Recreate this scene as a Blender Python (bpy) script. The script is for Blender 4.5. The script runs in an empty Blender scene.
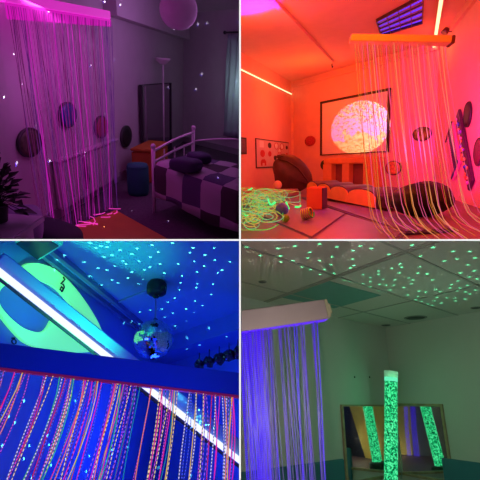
import bpy, bmesh, math, random
from mathutils import Vector, Matrix
V = Vector
rnd = random.Random(7)
scene = bpy.context.scene
COL = scene.collection
FOC = 420.0                       # focal length in pixels of a 480 px wide frame
CAM = V((0, 0, 3.0))
T = 0.0034                        # half thickness of the dividing walls
YF = 1.55                         # where the dividing walls begin

# ------------------------------------------------------------------ materials
def new_mat(name):
    m = bpy.data.materials.new(name); m.use_nodes = True
    return m, m.node_tree, m.node_tree.nodes['Principled BSDF']

def paint(name, col, rough=0.6, metal=0.0, var=0.06, scale=6.0, bump=0.0, emit=None, estr=0.0, spec=0.5, coat=0.0):
    m, nt, b = new_mat(name)
    tc = nt.nodes.new('ShaderNodeTexCoord'); no = nt.nodes.new('ShaderNodeTexNoise')
    no.inputs['Scale'].default_value = scale; no.inputs['Detail'].default_value = 4
    nt.links.new(tc.outputs['Object'], no.inputs['Vector'])
    r = nt.nodes.new('ShaderNodeValToRGB')
    r.color_ramp.elements[0].position = 0.3; r.color_ramp.elements[1].position = 0.7
    lo = [max(0, c * (1 - var)) for c in col]; hi = [min(1, c * (1 + var)) for c in col]
    r.color_ramp.elements[0].color = (*lo, 1); r.color_ramp.elements[1].color = (*hi, 1)
    nt.links.new(no.outputs['Fac'], r.inputs['Fac']); nt.links.new(r.outputs['Color'], b.inputs['Base Color'])
    b.inputs['Roughness'].default_value = rough; b.inputs['Metallic'].default_value = metal
    b.inputs['Specular IOR Level'].default_value = spec
    b.inputs['Coat Weight'].default_value = coat
    if bump:
        bp = nt.nodes.new('ShaderNodeBump'); bp.inputs['Strength'].default_value = bump; bp.inputs['Distance'].default_value = 0.02
        nt.links.new(no.outputs['Fac'], bp.inputs['Height']); nt.links.new(bp.outputs['Normal'], b.inputs['Normal'])
    if emit:
        b.inputs['Emission Color'].default_value = (*emit, 1); b.inputs['Emission Strength'].default_value = estr
    return m

def glow(name, col, strength, base=(0.02, 0.02, 0.02)):
    m, nt, b = new_mat(name)
    b.inputs['Base Color'].default_value = (*base, 1)
    b.inputs['Emission Color'].default_value = (*col, 1); b.inputs['Emission Strength'].default_value = strength
    return m

def dashed(name, col, strength, freq=40.0, duty=0.5, low=0.12):
    """a side-glowing fibre whose sparkle points repeat along its length (v of the uv map, in metres)"""
    m, nt, b = new_mat(name)
    b.inputs['Base Color'].default_value = (0.03, 0.03, 0.03, 1)
    uv = nt.nodes.new('ShaderNodeUVMap'); sp = nt.nodes.new('ShaderNodeSeparateXYZ')
    nt.links.new(uv.outputs['UV'], sp.inputs[0])
    mu = nt.nodes.new('ShaderNodeMath'); mu.operation = 'MULTIPLY'; mu.inputs[1].default_value = freq
    fr = nt.nodes.new('ShaderNodeMath'); fr.operation = 'FRACT'
    ls = nt.nodes.new('ShaderNodeMath'); ls.operation = 'LESS_THAN'; ls.inputs[1].default_value = duty
    ma = nt.nodes.new('ShaderNodeMath'); ma.operation = 'MULTIPLY_ADD'; ma.inputs[1].default_value = strength * (1 - low); ma.inputs[2].default_value = strength * low
    nt.links.new(sp.outputs['Y'], mu.inputs[0]); nt.links.new(mu.outputs[0], fr.inputs[0]); nt.links.new(fr.outputs[0], ls.inputs[0])
    nt.links.new(ls.outputs[0], ma.inputs[0]); nt.links.new(ma.outputs[0], b.inputs['Emission Strength'])
    b.inputs['Emission Color'].default_value = (*col, 1)
    return m

# ------------------------------------------------------------------ mesh shapes
def box(bm, c, s, M=None, bevel=0.0, seg=2):
    r = bmesh.ops.create_cube(bm, size=1.0)
    vs = r['verts']
    for v in vs:
        v.co = V((v.co.x * s[0] + c[0], v.co.y * s[1] + c[1], v.co.z * s[2] + c[2]))
    if bevel:
        es = list({e for v in vs for e in v.link_edges})
        rr = bmesh.ops.bevel(bm, geom=es, offset=bevel, segments=seg, affect='EDGES', clamp_overlap=True)
        vs = list({v for f in rr['faces'] for v in f.verts} | {v for v in vs if v.is_valid})
    if M is not None:
        for v in vs: v.co = M @ v.co
    return vs

def tube(bm, pts, rad, sides=6, cap=True):
    """a round bar along a path; its uv v runs in metres"""
    uvl = bm.loops.layers.uv.verify()
    pts = [V(p) for p in pts]
    rads = rad if isinstance(rad, (list, tuple)) else [rad] * len(pts)
    rings, dist, L = [], 0.0, []
    ref = None
    for i, p in enumerate(pts):
        t = (pts[min(i + 1, len(pts) - 1)] - pts[max(i - 1, 0)]).normalized()
        if ref is None:
            ref = t.orthogonal().normalized()
        ref = (ref - t * ref.dot(t)).normalized()
        bi = t.cross(ref)
        if i: dist += (p - pts[i - 1]).length
        L.append(dist)
        rings.append([bm.verts.new(p + (ref * math.cos(a) + bi * math.sin(a)) * rads[i]) for a in [2 * math.pi * k / sides for k in range(sides)]])
    for i in range(len(rings) - 1):
        for k in range(sides):
            f = bm.faces.new((rings[i][k], rings[i][(k + 1) % sides], rings[i + 1][(k + 1) % sides], rings[i + 1][k]))
            f.smooth = True
            for lp, vv in zip(f.loops, (L[i], L[i], L[i + 1], L[i + 1])): lp[uvl].uv = (k / sides, vv)
    if cap:
        bm.faces.new(list(reversed(rings[0]))); bm.faces.new(rings[-1])

def lathe(bm, prof, M=None, n=32, smooth=True):
    """revolve (r, z) pairs about z"""
    M = M or Matrix.Identity(4)
    rings = []
    for r, z in prof:
        if r < 1e-6: rings.append([bm.verts.new(M @ V((0, 0, z)))])
        else: rings.append([bm.verts.new(M @ V((r * math.cos(2 * math.pi * k / n), r * math.sin(2 * math.pi * k / n), z))) for k in range(n)])
    for a, b in zip(rings, rings[1:]):
        for k in range(n):
            k2 = (k + 1) % n
            if len(a) == 1 and len(b) == 1: continue
            if len(a) == 1: f = bm.faces.new((a[0], b[k2], b[k]))
            elif len(b) == 1: f = bm.faces.new((a[k], a[k2], b[0]))
            else: f = bm.faces.new((a[k], a[k2], b[k2], b[k]))
            f.smooth = smooth

def ball(bm, c, r, squash=(1, 1, 1), n=24, m=14, lump=0.0, seed=0):
    rg = random.Random(seed)
    ph = [rg.uniform(0, 6.28) for _ in range(6)]
    rings = []
    for i in range(m + 1):
        th = math.pi * i / m
        row = []
        for k in range(n if 0 < i < m else 1):
            a = 2 * math.pi * k / n
            d = V((math.sin(th) * math.cos(a), math.sin(th) * math.sin(a), math.cos(th)))
            f = 1 + lump * (math.sin(3 * d.x + ph[0]) * math.cos(4 * d.y + ph[1]) + 0.6 * math.sin(6 * d.z + 3 * d.x + ph[2]) + 0.4 * math.sin(9 * d.y + 5 * d.x + ph[3]))
            row.append(bm.verts.new(V(c) + V((d.x * squash[0], d.y * squash[1], d.z * squash[2])) * r * f))
        rings.append(row)
    for a, b in zip(rings, rings[1:]):
        for k in range(n):
            k2 = (k + 1) % n
            if len(a) == 1: f = bm.faces.new((a[0], b[k], b[k2]))
            elif len(b) == 1: f = bm.faces.new((a[k], b[0], a[k2]))
            else: f = bm.faces.new((a[k], b[k], b[k2], a[k2]))
            f.smooth = True

def cushion_shape(bm, dims, M=None, p=0.45):
    a = set(bm.verts); ball(bm, (0, 0, 0), 1.0, n=32, m=18)
    for v in bm.verts:
        if v in a: continue
        c = v.co; v.co = V([math.copysign(abs(q) ** (p if i < 2 else 0.75), q) * dims[i] / 2 for i, q in enumerate(c)])
        if M is not None: v.co = M @ v.co

def prism(bm, pts, vec, bevel=0.0, seg=2):
    """a polygon pushed along vec"""
    a = [bm.verts.new(V(p)) for p in pts]
    b = [bm.verts.new(V(p) + V(vec)) for p in pts]
    n = len(a)
    fs = [bm.faces.new(a), bm.faces.new(list(reversed(b)))]
    for i in range(n):
        fs.append(bm.faces.new((a[i], b[i], b[(i + 1) % n], a[(i + 1) % n])))
    if bevel:
        es = list({e for f in fs for e in f.edges})
        bmesh.ops.bevel(bm, geom=es, offset=bevel, segments=seg, affect='EDGES', clamp_overlap=True)

# ------------------------------------------------------------------ objects
ROOM_OBJS = []                    # (object, sx, sz): meshes cut at the dividing walls
CUR = None

def _link(name, bm, mat):
    bmesh.ops.recalc_face_normals(bm, faces=bm.faces[:])
    me = bpy.data.meshes.new(name); bm.to_mesh(me); bm.free()
    for m in (mat if isinstance(mat, (list, tuple)) else [mat]): me.materials.append(m)
    o = bpy.data.objects.new(name, me); COL.objects.link(o)
    if CUR: ROOM_OBJS.append((o, CUR.sx, CUR.sz))
    return o

def frame(loc, bx, by, bz):
    M = Matrix((bx, by, bz)).transposed().to_4x4(); M.translation = V(loc)
    return M

def thing(name, label, cat, M, group=None):
    o = bpy.data.objects.new(name, None); COL.objects.link(o)
    o.empty_display_size = 0.05
    o.matrix_world = M
    o['label'] = label; o['category'] = cat
    if group: o['group'] = group
    return o

def world_of(o):
    M = o.matrix_basis.copy()
    while o.parent:
        o = o.parent; M = o.matrix_basis @ M
    return M

def part(name, bm, mat, parent, world=False, label=None):
    if world:
        bm.transform(world_of(parent).inverted())
    o = _link(name, bm, mat); o.parent = parent
    if label: o['label'] = label
    return o

def solo(name, bm, mat, label, cat, M=None, group=None):
    """a thing that is one mesh; bm is in world space when M is given as its base"""
    if M is not None: bm.transform(M.inverted())
    o = _link(name, bm, mat)
    if M is not None: o.matrix_world = M
    o['label'] = label; o['category'] = cat
    if group: o['group'] = group
    return o

def struct(name, bm, mat):
    o = _link(name, bm, mat); o['kind'] = 'structure'
    return o

# ------------------------------------------------------------------ rooms: each has its own upright, floor and walls
class Room:
    def __init__(s, hy, m, h, sx, sz):
        s.U = V((m, -(240 - hy) / FOC, 1.0)).normalized(); s.h = h; s.sx = sx; s.sz = sz; s.hy = hy; s.m = m
        s.Fw = (V((0, 1, 0)) - s.U * s.U.y).normalized()
        s.Rt = s.Fw.cross(s.U)
    def d(s, x, y): return V((x - 240, FOC, 240 - y))
    def P(s, x, y, e): return s.up(s.F(x, y), e)
    def vp(s, x): return s.d(x, s.hy + s.m * (x - 240)).normalized()
    def F(s, x, y, e=0.0):
        d = s.d(x, y); return CAM + d * ((e - s.h) / s.U.dot(d))
    def at(s, x, y, Y): return CAM + s.d(x, y) * (Y / FOC)
    def hit(s, x, y, pl):
        d = s.d(x, y); return CAM + d * ((pl[0] - CAM).dot(pl[1]) / d.dot(pl[1]))
    def H(s, P): return s.U.dot(P - CAM) + s.h
    def px(s, P):
        q = P - CAM; return (240 + FOC * q.x / q.y, 240 - FOC * q.z / q.y)
    def base(s, P): return P - s.U * s.H(P)
    def wall(s, A, B):
        """upright wall through two floor points, its normal towards the camera"""
        dh = (B - A); dh -= s.U * dh.dot(s.U); dh.normalize()
        n = s.U.cross(dh).normalized()
        if n.dot(CAM - A) < 0: n = -n
        return (A, n, dh)
    def up(s, P, e): return P + s.U * (e - s.H(P))

def slab(name, R, P0, dh, n, L, z0, z1, mat, th=0.08):
    bm = bmesh.new()
    a = P0 + R.U * z0; b = a + dh * L; c = b + R.U * (z1 - z0); d = a + R.U * (z1 - z0)
    prism(bm, [a, b, c, d], -n * th)
    return struct(name, bm, mat)

def flat(name, R, e, x0, x1, y0, y1, mat, th=0.08, up=True):
    """a level slab in room axes (Rt, Fw) from the camera's foot"""
    O = CAM - R.U * R.h + R.U * e
    bm = bmesh.new()
    pts = [O + R.Rt * x + R.Fw * y for x, y in ((x0, y0), (x1, y0), (x1, y1), (x0, y1))]
    prism(bm, pts, R.U * (th if up else -th))
    return struct(name, bm, mat)

def lamp(name, kind, loc, energy, color, size=0.1, aim=None, spot=None, blend=0.5, size_y=None):
    l = bpy.data.lights.new(name, kind); l.energy = energy; l.color = color
    if kind == 'AREA':
        l.size = size
        if size_y: l.shape = 'RECTANGLE'; l.size_y = size_y
    else: l.shadow_soft_size = size
    if kind == 'SPOT': l.spot_size = math.radians(spot); l.spot_blend = blend
    o = bpy.data.objects.new(name, l); COL.objects.link(o); o.location = loc
    if aim is not None: o.rotation_euler = (V(aim) - V(loc)).to_track_quat('-Z', 'Y').to_euler()
    return o

def star_lamp(name, loc, dots, energy, color, rad=0.006, edge=None):
    """a star projector: a tiny lamp whose light only leaves through small holes, one towards every dot.
    dots: (point, scale)"""
    l = bpy.data.lights.new(name, 'POINT'); l.energy = energy / STAR; l.color = color; l.shadow_soft_size = 0.0
    o = bpy.data.objects.new(name, l); COL.objects.link(o); o.location = loc
    l.use_nodes = True
    nt = l.node_tree; em = next(n for n in nt.nodes if n.type == 'EMISSION')
    tc = nt.nodes.new('ShaderNodeNewGeometry')
    prev = None
    for p, sc in dots:
        dr = (V(p) - V(loc)).normalized()
        ds = nt.nodes.new('ShaderNodeVectorMath'); ds.operation = 'DISTANCE'; ds.inputs[1].default_value = dr * GOBO_SIGN
        nt.links.new(tc.outputs['Normal'], ds.inputs[0])
        mu = nt.nodes.new('ShaderNodeMath'); mu.operation = 'MULTIPLY'; mu.inputs[1].default_value = 1.0 / sc
        nt.links.new(ds.outputs['Value'], mu.inputs[0])
        if prev is None: prev = mu
        else:
            mn = nt.nodes.new('ShaderNodeMath'); mn.operation = 'MINIMUM'
            nt.links.new(prev.outputs[0], mn.inputs[0]); nt.links.new(mu.outputs[0], mn.inputs[1]); prev = mn
    mr = nt.nodes.new('ShaderNodeMapRange'); mr.inputs['From Min'].default_value = rad * 1.5; mr.inputs['From Max'].default_value = rad * 0.6
    mr.inputs['To Min'].default_value = 0; mr.inputs['To Max'].default_value = STAR
    nt.links.new(prev.outputs[0], mr.inputs['Value']); nt.links.new(mr.outputs['Result'], em.inputs['Strength'])
    return o
GOBO_SIGN = 1.0
STAR = 2.0                        # the projector's optics gather its light into the dots
# =================================================================== upper left: dim bedroom with a pink fibre curtain
CUR = R = Room(71, 0.06, 1.5, -1, 1)
U = R.U
wallp = paint('bedroom_wall_paint', (0.62, 0.52, 0.60), 0.75, var=0.03)
carpet = paint('dark_carpet', (0.10, 0.07, 0.10), 0.95, var=0.2, scale=40, bump=0.2)
LW = R.wall(R.F(55, 220), R.F(115, 183)); lw_p, lw_n, lw_d = LW
CN = R.base(R.hit(183, 141, LW))
rw_d = (R.vp(-205) * -1); rw_d -= U * rw_d.dot(U); rw_d.normalize()
RW = R.wall(CN, CN + rw_d); rw_n = RW[1]
HC = 2.5
slab('wall_left', R, CN + lw_d * 0.6, -lw_d, lw_n, 9.0, -0.05, HC + 0.05, wallp)
slab('wall_right', R, CN - rw_d * 0.3, rw_d, rw_n, 4.5, -0.05, HC + 0.05, wallp)
flat('floor', R, 0.0, -4.5, 3, 1.5, 12, carpet, up=False)
flat('ceiling', R, HC, -4.5, 3, 1.5, 12, wallp)
# boxed-in beam along the left wall, and skirting
bm = bmesh.new()
a = R.hit(104, 22, LW); a = R.up(a, 2.02)
prism(bm, [a, CN + U * 2.02, CN + U * (HC), R.up(a, HC)], lw_n * 0.16)
struct('beam', bm, wallp)
bm = bmesh.new(); s0 = CN - lw_d * 6
prism(bm, [s0, CN, CN + U * 0.11, s0 + U * 0.11], lw_n * 0.018); struct('baseboard_left', bm, paint('skirting_paint', (0.34, 0.28, 0.34), 0.5))
bm = bmesh.new()
prism(bm, [CN, CN + rw_d * 4, CN + rw_d * 4 + U * 0.11, CN + U * 0.11], rw_n * 0.018); struct('baseboard_right', bm, paint('skirting_paint', (0.34, 0.28, 0.34), 0.5))

def on_wall(W, P, off=0.0):
    return frame(P + W[1] * off, W[2], W[1], U) if W[2].cross(W[1]).dot(U) > 0 else frame(P + W[1] * off, -W[2], W[1], U)

# round tactile discs on the left wall
rim_m = paint('disc_rim', (0.05, 0.045, 0.05), 0.5)
def wall_disc(W, x, y, rv, face, label, group, rimm=None, squash=1.0):
    P = R.hit(x, y, W); r = rv * (P.y) / FOC
    t = thing('tactile_wall_disc', label, 'wall disc', on_wall(W, P, 0.004), group)
    B = Matrix.Rotation(-math.pi / 2, 4, 'X') @ Matrix.Diagonal((squash, 1, 1, 1))
    bm = bmesh.new(); lathe(bm, [(0, 0), (r, 0), (r, 0.022), (r * 0.93, 0.03), (r * 0.93, 0.018), (0, 0.018)], B, 40); part('rim', bm, rimm or rim_m, t)
    bm = bmesh.new(); lathe(bm, [(0, 0.019), (r * 0.92, 0.019), (r * 0.92, 0.024), (r * 0.6, 0.029), (0, 0.031)], B, 40); part('face', bm, face, t)
    return t
g = 'round tactile discs on the bedroom wall'
wall_disc(LW, 28, 142.5, 14.5, paint('olive_disc', (0.10, 0.09, 0.05), 0.4, var=0.4, scale=30), 'large olive brown tactile disc behind the pink strands, lowest of four', g, None, 1.4)
wall_disc(LW, 66, 115, 12.5, paint('blue_disc', (0.03, 0.09, 0.35), 0.4, var=0.3, scale=30), 'dark blue tactile disc behind the middle of the pink strands', g, None, 1.38)
wall_disc(LW, 100, 127, 11, paint('red_disc', (0.42, 0.04, 0.07), 0.45, var=0.3, scale=30), 'red tactile disc behind the pink strands', g, None, 1.35)
wall_disc(LW, 125, 136.3, 10.5, paint('black_disc', (0.012, 0.012, 0.014), 0.5, var=0.3, scale=30), 'black tactile disc on bare wall beside the tall mirror', g, None, 1.38)

# flat wall heater behind the curtain
pts = [R.hit(x, y, LW) for x, y in ((50, 160), (112, 144))]
p0 = pts[0]; L = (pts[1] - pts[0]).dot(lw_d)
t = thing('wall_heater', 'flat painted heater panel low on the wall behind the pink strands', 'heater', frame(R.base(p0), lw_d, U.cross(lw_d), U))
sgn = 1 if U.cross(lw_d).dot(lw_n) > 0 else -1
hz = R.H(p0)
pm = paint('heater_paint', (0.60, 0.5, 0.58), 0.5)
bm = bmesh.new(); box(bm, (L / 2, sgn * 0.05, hz / 2 + 0.04), (L, 0.07, hz - 0.12), bevel=0.012)
part('panel', bm, pm, t)
bm = bmesh.new(); box(bm, (L / 2, sgn * 0.055, hz - 0.01), (L + 0.02, 0.1, 0.02), bevel=0.006); part('top_cover', bm, pm, t)
bm = bmesh.new(); tube(bm, [(L * 0.33, sgn * 0.1, hz * 0.9), (L * 0.34, sgn * 0.115, hz * 0.5), (L * 0.33, sgn * 0.1, 0.2)], 0.022, 8); part('pipe', bm, paint('heater_pipe', (0.1, 0.05, 0.1), 0.5), t)

# the pink fibre curtain
b0, b1 = R.F(67, 230), R.F(110, 212)
CP = R.wall(b0, b1)
h0, h1 = R.hit(6, -1, CP), R.hit(111, 17, CP)
hd = (h1 - h0).normalized(); hl = (h1 - h0).length
t = thing('fibre_optic_curtain', 'fibre optic strand curtain glowing pink, hung from a wall bar by the tactile discs', 'light curtain', frame(h0, hd, hd.cross(U) * -1, hd.cross(hd.cross(U) * -1)))
hn = world_of(t).to_3x3().col[1]; hz = world_of(t).to_3x3().col[2]
bm = bmesh.new()
prism(bm, [h0 - hz * 0.02, h1 - hz * 0.02, h1 + hz * 0.05, h0 + hz * 0.05], -hn * 0.08 if hn.dot(lw_n) > 0 else hn * 0.08, 0.006)
part('header_bar', bm, glow('pink_bar', (1.0, 0.02, 0.72), 0.55, (0.7, 0.6, 0.7)), t, True)
bm = bmesh.new()
prism(bm, [h0 - hz * 0.022, h1 - hz * 0.022, h1 - hz * 0.085, h0 - hz * 0.13], -lw_n * 0.02, 0.004)
part('fringe_strip', bm, glow('pink_fringe', (1.0, 0.01, 0.72), 0.62), t, True)
pinks = [glow('pink_fibre', (0.8, 0.02, 0.62), 0.30), glow('violet_fibre', (0.42, 0.05, 0.75), 0.18), glow('bright_pink_fibre', (0.95, 0.02, 0.80), 0.50), glow('dim_pink_fibre', (0.6, 0.03, 0.45), 0.14)]
rg = random.Random(3)
for k in range(78):
    s = (k + rg.uniform(0.1, 0.9)) / 78
    x0 = h0 + hd * hl * s
    xb = R.px(x0)[0]
    drift = rg.gauss(0.045 - 0.095 * s, 0.016)
    e0 = R.H(x0) - 0.04; ee = rg.choice([0.03, 0.04, 0.02, 0.5, 0.25]) if s < 0.55 else rg.choice([0.035, 0.05, 0.3])
    off = lw_n * rg.uniform(-0.05, 0.05)
    pts = []
    for j in range(9):
        f = j / 8
        q = CP[0] + CP[2] * ((x0 - CP[0]).dot(CP[2]) + drift * f * (0.6 + 0.5 * f) * 3.0 * (1 - s * 0.5) * 0.5 + 0.012 * math.sin(5 * f + k))
        pts.append(R.up(R.base(q), e0 + (ee - e0) * f) + off * f)
    mt = pinks[0] if rg.random() < 0.3 else (pinks[2] if rg.random() < 0.15 else (pinks[1] if rg.random() < 0.4 else pinks[3]))
    if s > 0.9: mt = pinks[1]
    bm = bmesh.new(); tube(bm, pts, 0.0032 if mt is pinks[2] else 0.0024, 5); part('strand', bm, mt, t, True)
# strand ends lying in a pool on the orange mat
for k in range(16):
    s = rg.uniform(0.35, 1.0)
    q = b0 + (b1 - b0) * ((s - 0.4) / 0.6) + lw_n * rg.uniform(-0.02, 0.12)
    q = R.up(R.base(q), 0.042); dv = (CP[2] * rg.uniform(-1, 1) + lw_n * rg.uniform(0, 1)).normalized() * rg.uniform(0.06, 0.14)
    bm = bmesh.new(); tube(bm, [q, q + dv * 0.5 + lw_n * 0.02, q + dv], 0.004, 5); part('strand_end', bm, glow('pink_tip', (1.0, 0.05, 0.55), 0.9), t, True)

# orange mat under the strands
m0, m1, m2 = R.F(116, 212.5), R.F(165, 240), R.F(60, 234)
t1 = (m2 - m0).normalized(); t0 = (m1 - m0).normalized()
bm = bmesh.new()
prism(bm, [m0 + U * 0.035, m0 + t0 * 2.2 + U * 0.035, m0 + t0 * 2.2 + t1 * 2.6 + U * 0.035, m0 + t1 * 2.6 + U * 0.035], -U * 0.033, 0.01)
solo('floor_mat', bm, paint('orange_vinyl', (0.60, 0.20, 0.02), 0.6), 'orange floor mat under the ends of the pink strands', 'mat', frame(m0, R.Rt, R.Fw, U))

# tall mirror leaning on the left wall near the corner
mb = R.hit(137, 86, LW); mt_ = R.hit(168, 91, LW)
w_ = (mt_ - mb).dot(lw_d); hh = R.H(mb)
M = frame(R.base(mb) + lw_n * 0.05 + U * 0.02, lw_d, lw_n if lw_d.cross(lw_n).dot(U) > 0 else -lw_n, U)
sg = 1 if lw_d.cross(lw_n).dot(U) > 0 else -1
t = thing('standing_mirror', 'tall dark framed mirror standing against the wall by the bed', 'mirror', M)
fm = paint('dark_frame', (0.03, 0.02, 0.03), 0.5)
bm = bmesh.new()
for c, s in (((0.02, 0, hh / 2), (0.04, 0.04, hh)), ((w_ - 0.02, 0, hh / 2), (0.04, 0.04, hh)), ((w_ / 2, 0, hh - 0.006), (w_ - 0.08, 0.04, 0.012)), ((w_ / 2, 0, 0.015), (w_ - 0.08, 0.04, 0.03))): box(bm, c, s)
part('frame', bm, fm, t)
bm = bmesh.new(); box(bm, (w_ / 2, -0.004 * sg, hh / 2), (w_ - 0.08, 0.012, hh - 0.03)); part('mirror_glass', bm, paint('mirror_glass', (0.62, 0.55, 0.62), 0.08, metal=1.0, var=0.01), t)

# orange storage cube and teal pouffe on the floor below the mirror
oc = R.F(149, 178)
t = thing('storage_cube', 'orange storage cube between mirror and bed end', 'box', frame(oc, lw_d, U.cross(lw_d), U))
om = paint('orange_cube', (0.55, 0.17, 0.02), 0.6)
bm = bmesh.new(); box(bm, (0.1, 0, 0.21), (0.75, 0.3, 0.42), bevel=0.02); part('body', bm, om, t)
bm = bmesh.new(); box(bm, (0.1, 0, 0.44), (0.78, 0.32, 0.035), bevel=0.012); part('lid', bm, om, t)
pc = R.F(138.5, 194)
pr = 10.5 * pc.y / FOC
t = thing('pouffe', 'squat dark teal pouffe on the carpet beside the wall', 'pouffe', frame(pc, R.Rt, R.Fw, U))
tm = paint('teal_fabric', (0.02, 0.16, 0.16), 0.8)
bm = bmesh.new(); lathe(bm, [(0, 0), (pr * 0.9, 0), (pr, 0.05), (pr * 1.02, 0.2), (pr, 0.33), (pr * 0.9, 0.38), (0, 0.4)], None, 32); part('cushion', bm, tm, t)
bm = bmesh.new(); lathe(bm, [(pr * 0.965, 0.335), (pr * 1.015, 0.345), (pr * 0.965, 0.36)], None, 32); part('piping', bm, tm, t)

# uplighter floor lamp in the corner
lp = R.hit(163, 60, (LW[0] + lw_n * 0.2, lw_n)); e = R.H(lp)
lp = R.base(lp)
t = thing('floor_lamp', 'slim uplighter floor lamp with a pale bowl standing before the tall mirror', 'lamp', frame(lp, R.Rt, R.Fw, U))
lm = paint('lamp_white', (0.75, 0.65, 0.72), 0.4)
bm = bmesh.new(); lathe(bm, [(0, 0), (0.12, 0), (0.12, 0.02), (0.02, 0.03), (0, 0.03)], None, 24); part('base', bm, lm, t)
bm = bmesh.new(); tube(bm, [(0, 0, 0.03), (0, 0, e - 0.06)], 0.014, 8); part('pole', bm, lm, t)
bm = bmesh.new(); lathe(bm, [(0, e - 0.07), (0.05, e - 0.06), (0.115, e), (0.13, e + 0.03), (0.12, e + 0.03), (0.1, e), (0.04, e - 0.04), (0, e - 0.05)], None, 28); part('lamp_shade', bm, lm, t)

# paper globe hung from the ceiling
lc = R.at(178.5, 9.5, 4.2); lr = 20.3 * 4.2 / FOC / 1.07
t = thing('paper_lantern', 'round white paper globe lantern hanging from the bedroom ceiling', 'lantern', frame(lc, R.Rt, R.Fw, U))
pl = paint('rice_paper', (0.85, 0.75, 0.84), 0.8)
bm = bmesh.new()
prof = []
for i in range(57):
    th = math.pi * (0.06 + 0.88 * i / 56)
    rr = lr * (1 - 0.012 * abs(math.sin(i * math.pi / 4)))
    prof.append((rr * math.sin(th), rr * math.cos(th)))
lathe(bm, prof, None, 40); part('paper_shade', bm, pl, t)
bm = bmesh.new(); lathe(bm, [(lr * .17, lr * .97), (lr * .2, lr * .99), (lr * .17, lr * 1.01), (lr * .15, lr * .99), (lr * .17, lr * .97)], None, 20); part('wire_ring', bm, fm, t)
eh = HC - R.H(lc)
bm = bmesh.new(); tube(bm, [(0, 0, lr * 0.6), (0, 0, eh)], 0.006, 6); part('cord', bm, lm, t)

# day bed with a white metal frame and a patchwork quilt
P0 = R.F(154.5, 213)
ph = R.H(R.hit(154.5, 147.5, (P0, -R.Fw)))
fp = R.F(183.5, 137, ph); fp = R.base(fp)
sr = R.base(R.F(237, 221, 0.27))
bu = (sr - P0); bu = (bu - U * bu.dot(U)).normalized()           # along the bed
bw0 = (fp - P0); bw0 = (bw0 - U * bw0.dot(U))
perp = U.cross(bu); perp = perp if perp.dot(bw0) > 0 else -perp
BW = min(bw0.dot(perp), 1.15)
bwd = (bw0.normalized() * 0.6 + perp * 0.4).normalized()         # bed end
BW = BW / bwd.dot(perp)
BL = 2.1
t = thing('day_bed', 'white metal day bed with a patchwork quilt in front of the curtain', 'bed', frame(P0, bu, U.cross(bu), U))
wm = paint('white_metal', (0.8, 0.72, 0.78), 0.35)
q = lambda a, b, c: P0 + bu * a + bwd * b + U * c
def post(a, b, hgt):
    bm = bmesh.new(); tube(bm, [q(a, b, 0), q(a, b, hgt)], 0.02, 10)
    ball(bm, q(a, b, hgt + 0.012), 0.028, n=12, m=8); part('post', bm, wm, t, True)
post(0, 0, ph); post(0, BW, ph + 0.12); post(BL, 0, ph); post(BL, BW, ph + 0.12)
for lo in (0.02, -0.10, -0.4):
    bm = bmesh.new()
    tube(bm, [q(0, BW * f, ph - 0.06 + lo + (0.14 * math.sin(math.pi * f) if lo > -0.3 else 0) * 0.12 + 0.12 * f) for f in [i / 12 for i in range(13)]], 0.014, 8)
    part('end_rail', bm, wm, t, True)
for f in (0.25, 0.5, 0.75):
    bm = bmesh.new(); tube(bm, [q(0, BW * f, ph - 0.44), q(0, BW * f, ph - 0.1 + 0.06)], 0.008, 6); part('end_bar', bm, wm, t, True)
for lo in (-0.02,):
    bm = bmesh.new(); tube(bm, [q(BL * f, BW, ph + lo + 0.14 * math.sin(math.pi * f)) for f in [i / 16 for i in range(17)]], 0.009, 8); part('back_rail', bm, wm, t, True)
bm = bmesh.new(); prism(bm, [q(0, 0, 0.24), q(BL, 0, 0.24), q(BL, 0, 0.3), q(0, 0, 0.3)], bwd * 0.025); part('side_rail', bm, wm, t, True)
bm = bmesh.new(); prism(bm, [q(0.04, 0.03, 0.3), q(BL - 0.04, 0.03, 0.3), q(BL - 0.04, BW - 0.03, 0.3), q(0.04, BW - 0.03, 0.3)], U * 0.2, 0.04); part('mattress', bm, paint('mattress_ticking', (0.5, 0.45, 0.5), 0.8), t, True)
# quilt: a cloth over top and front, with patch colours
m_, nt, bb = new_mat('patchwork_quilt')
uvn = nt.nodes.new('ShaderNodeUVMap')
wn = nt.nodes.new('ShaderNodeVectorMath'); wn.operation = 'SCALE'; wn.inputs['Scale'].default_value = 1 / 0.27
nt.links.new(uvn.outputs['UV'], wn.inputs[0])
fl = nt.nodes.new('ShaderNodeVectorMath'); fl.operation = 'FLOOR'; nt.links.new(wn.outputs[0], fl.inputs[0])
sp = nt.nodes.new('ShaderNodeSeparateXYZ'); nt.links.new(fl.outputs[0], sp.inputs[0])
def mth(op, a, b):
    n = nt.nodes.new('ShaderNodeMath'); n.operation = op
    for i, v in enumerate((a, b)):
        if isinstance(v, (int, float)): n.inputs[i].default_value = v
        else: nt.links.new(v, n.inputs[i])
    return n.outputs[0]
par = mth('FLOORED_MODULO', mth('ADD', sp.outputs['X'], mth('MULTIPLY', sp.outputs['Y'], 1)), 2)
alt = mth('FLOORED_MODULO', mth('ADD', mth('MULTIPLY', sp.outputs['X'], 1), mth('MULTIPLY', sp.outputs['Y'], 3)), 4)
cr = nt.nodes.new('ShaderNodeValToRGB'); cr.color_ramp.interpolation = 'CONSTANT'
cr.color_ramp.elements[0].color = (0.46, 0.37, 0.44, 1)
for pos, c in ((0.2, (0.10, 0.06, 0.16, 1)), (0.45, (0.46, 0.37, 0.44, 1)), (0.7, (0.06, 0.035, 0.05, 1))):
    el = cr.color_ramp.elements.new(pos); el.color = c
cr.color_ramp.elements[-1].color = (0.06, 0.035, 0.05, 1)
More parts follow.
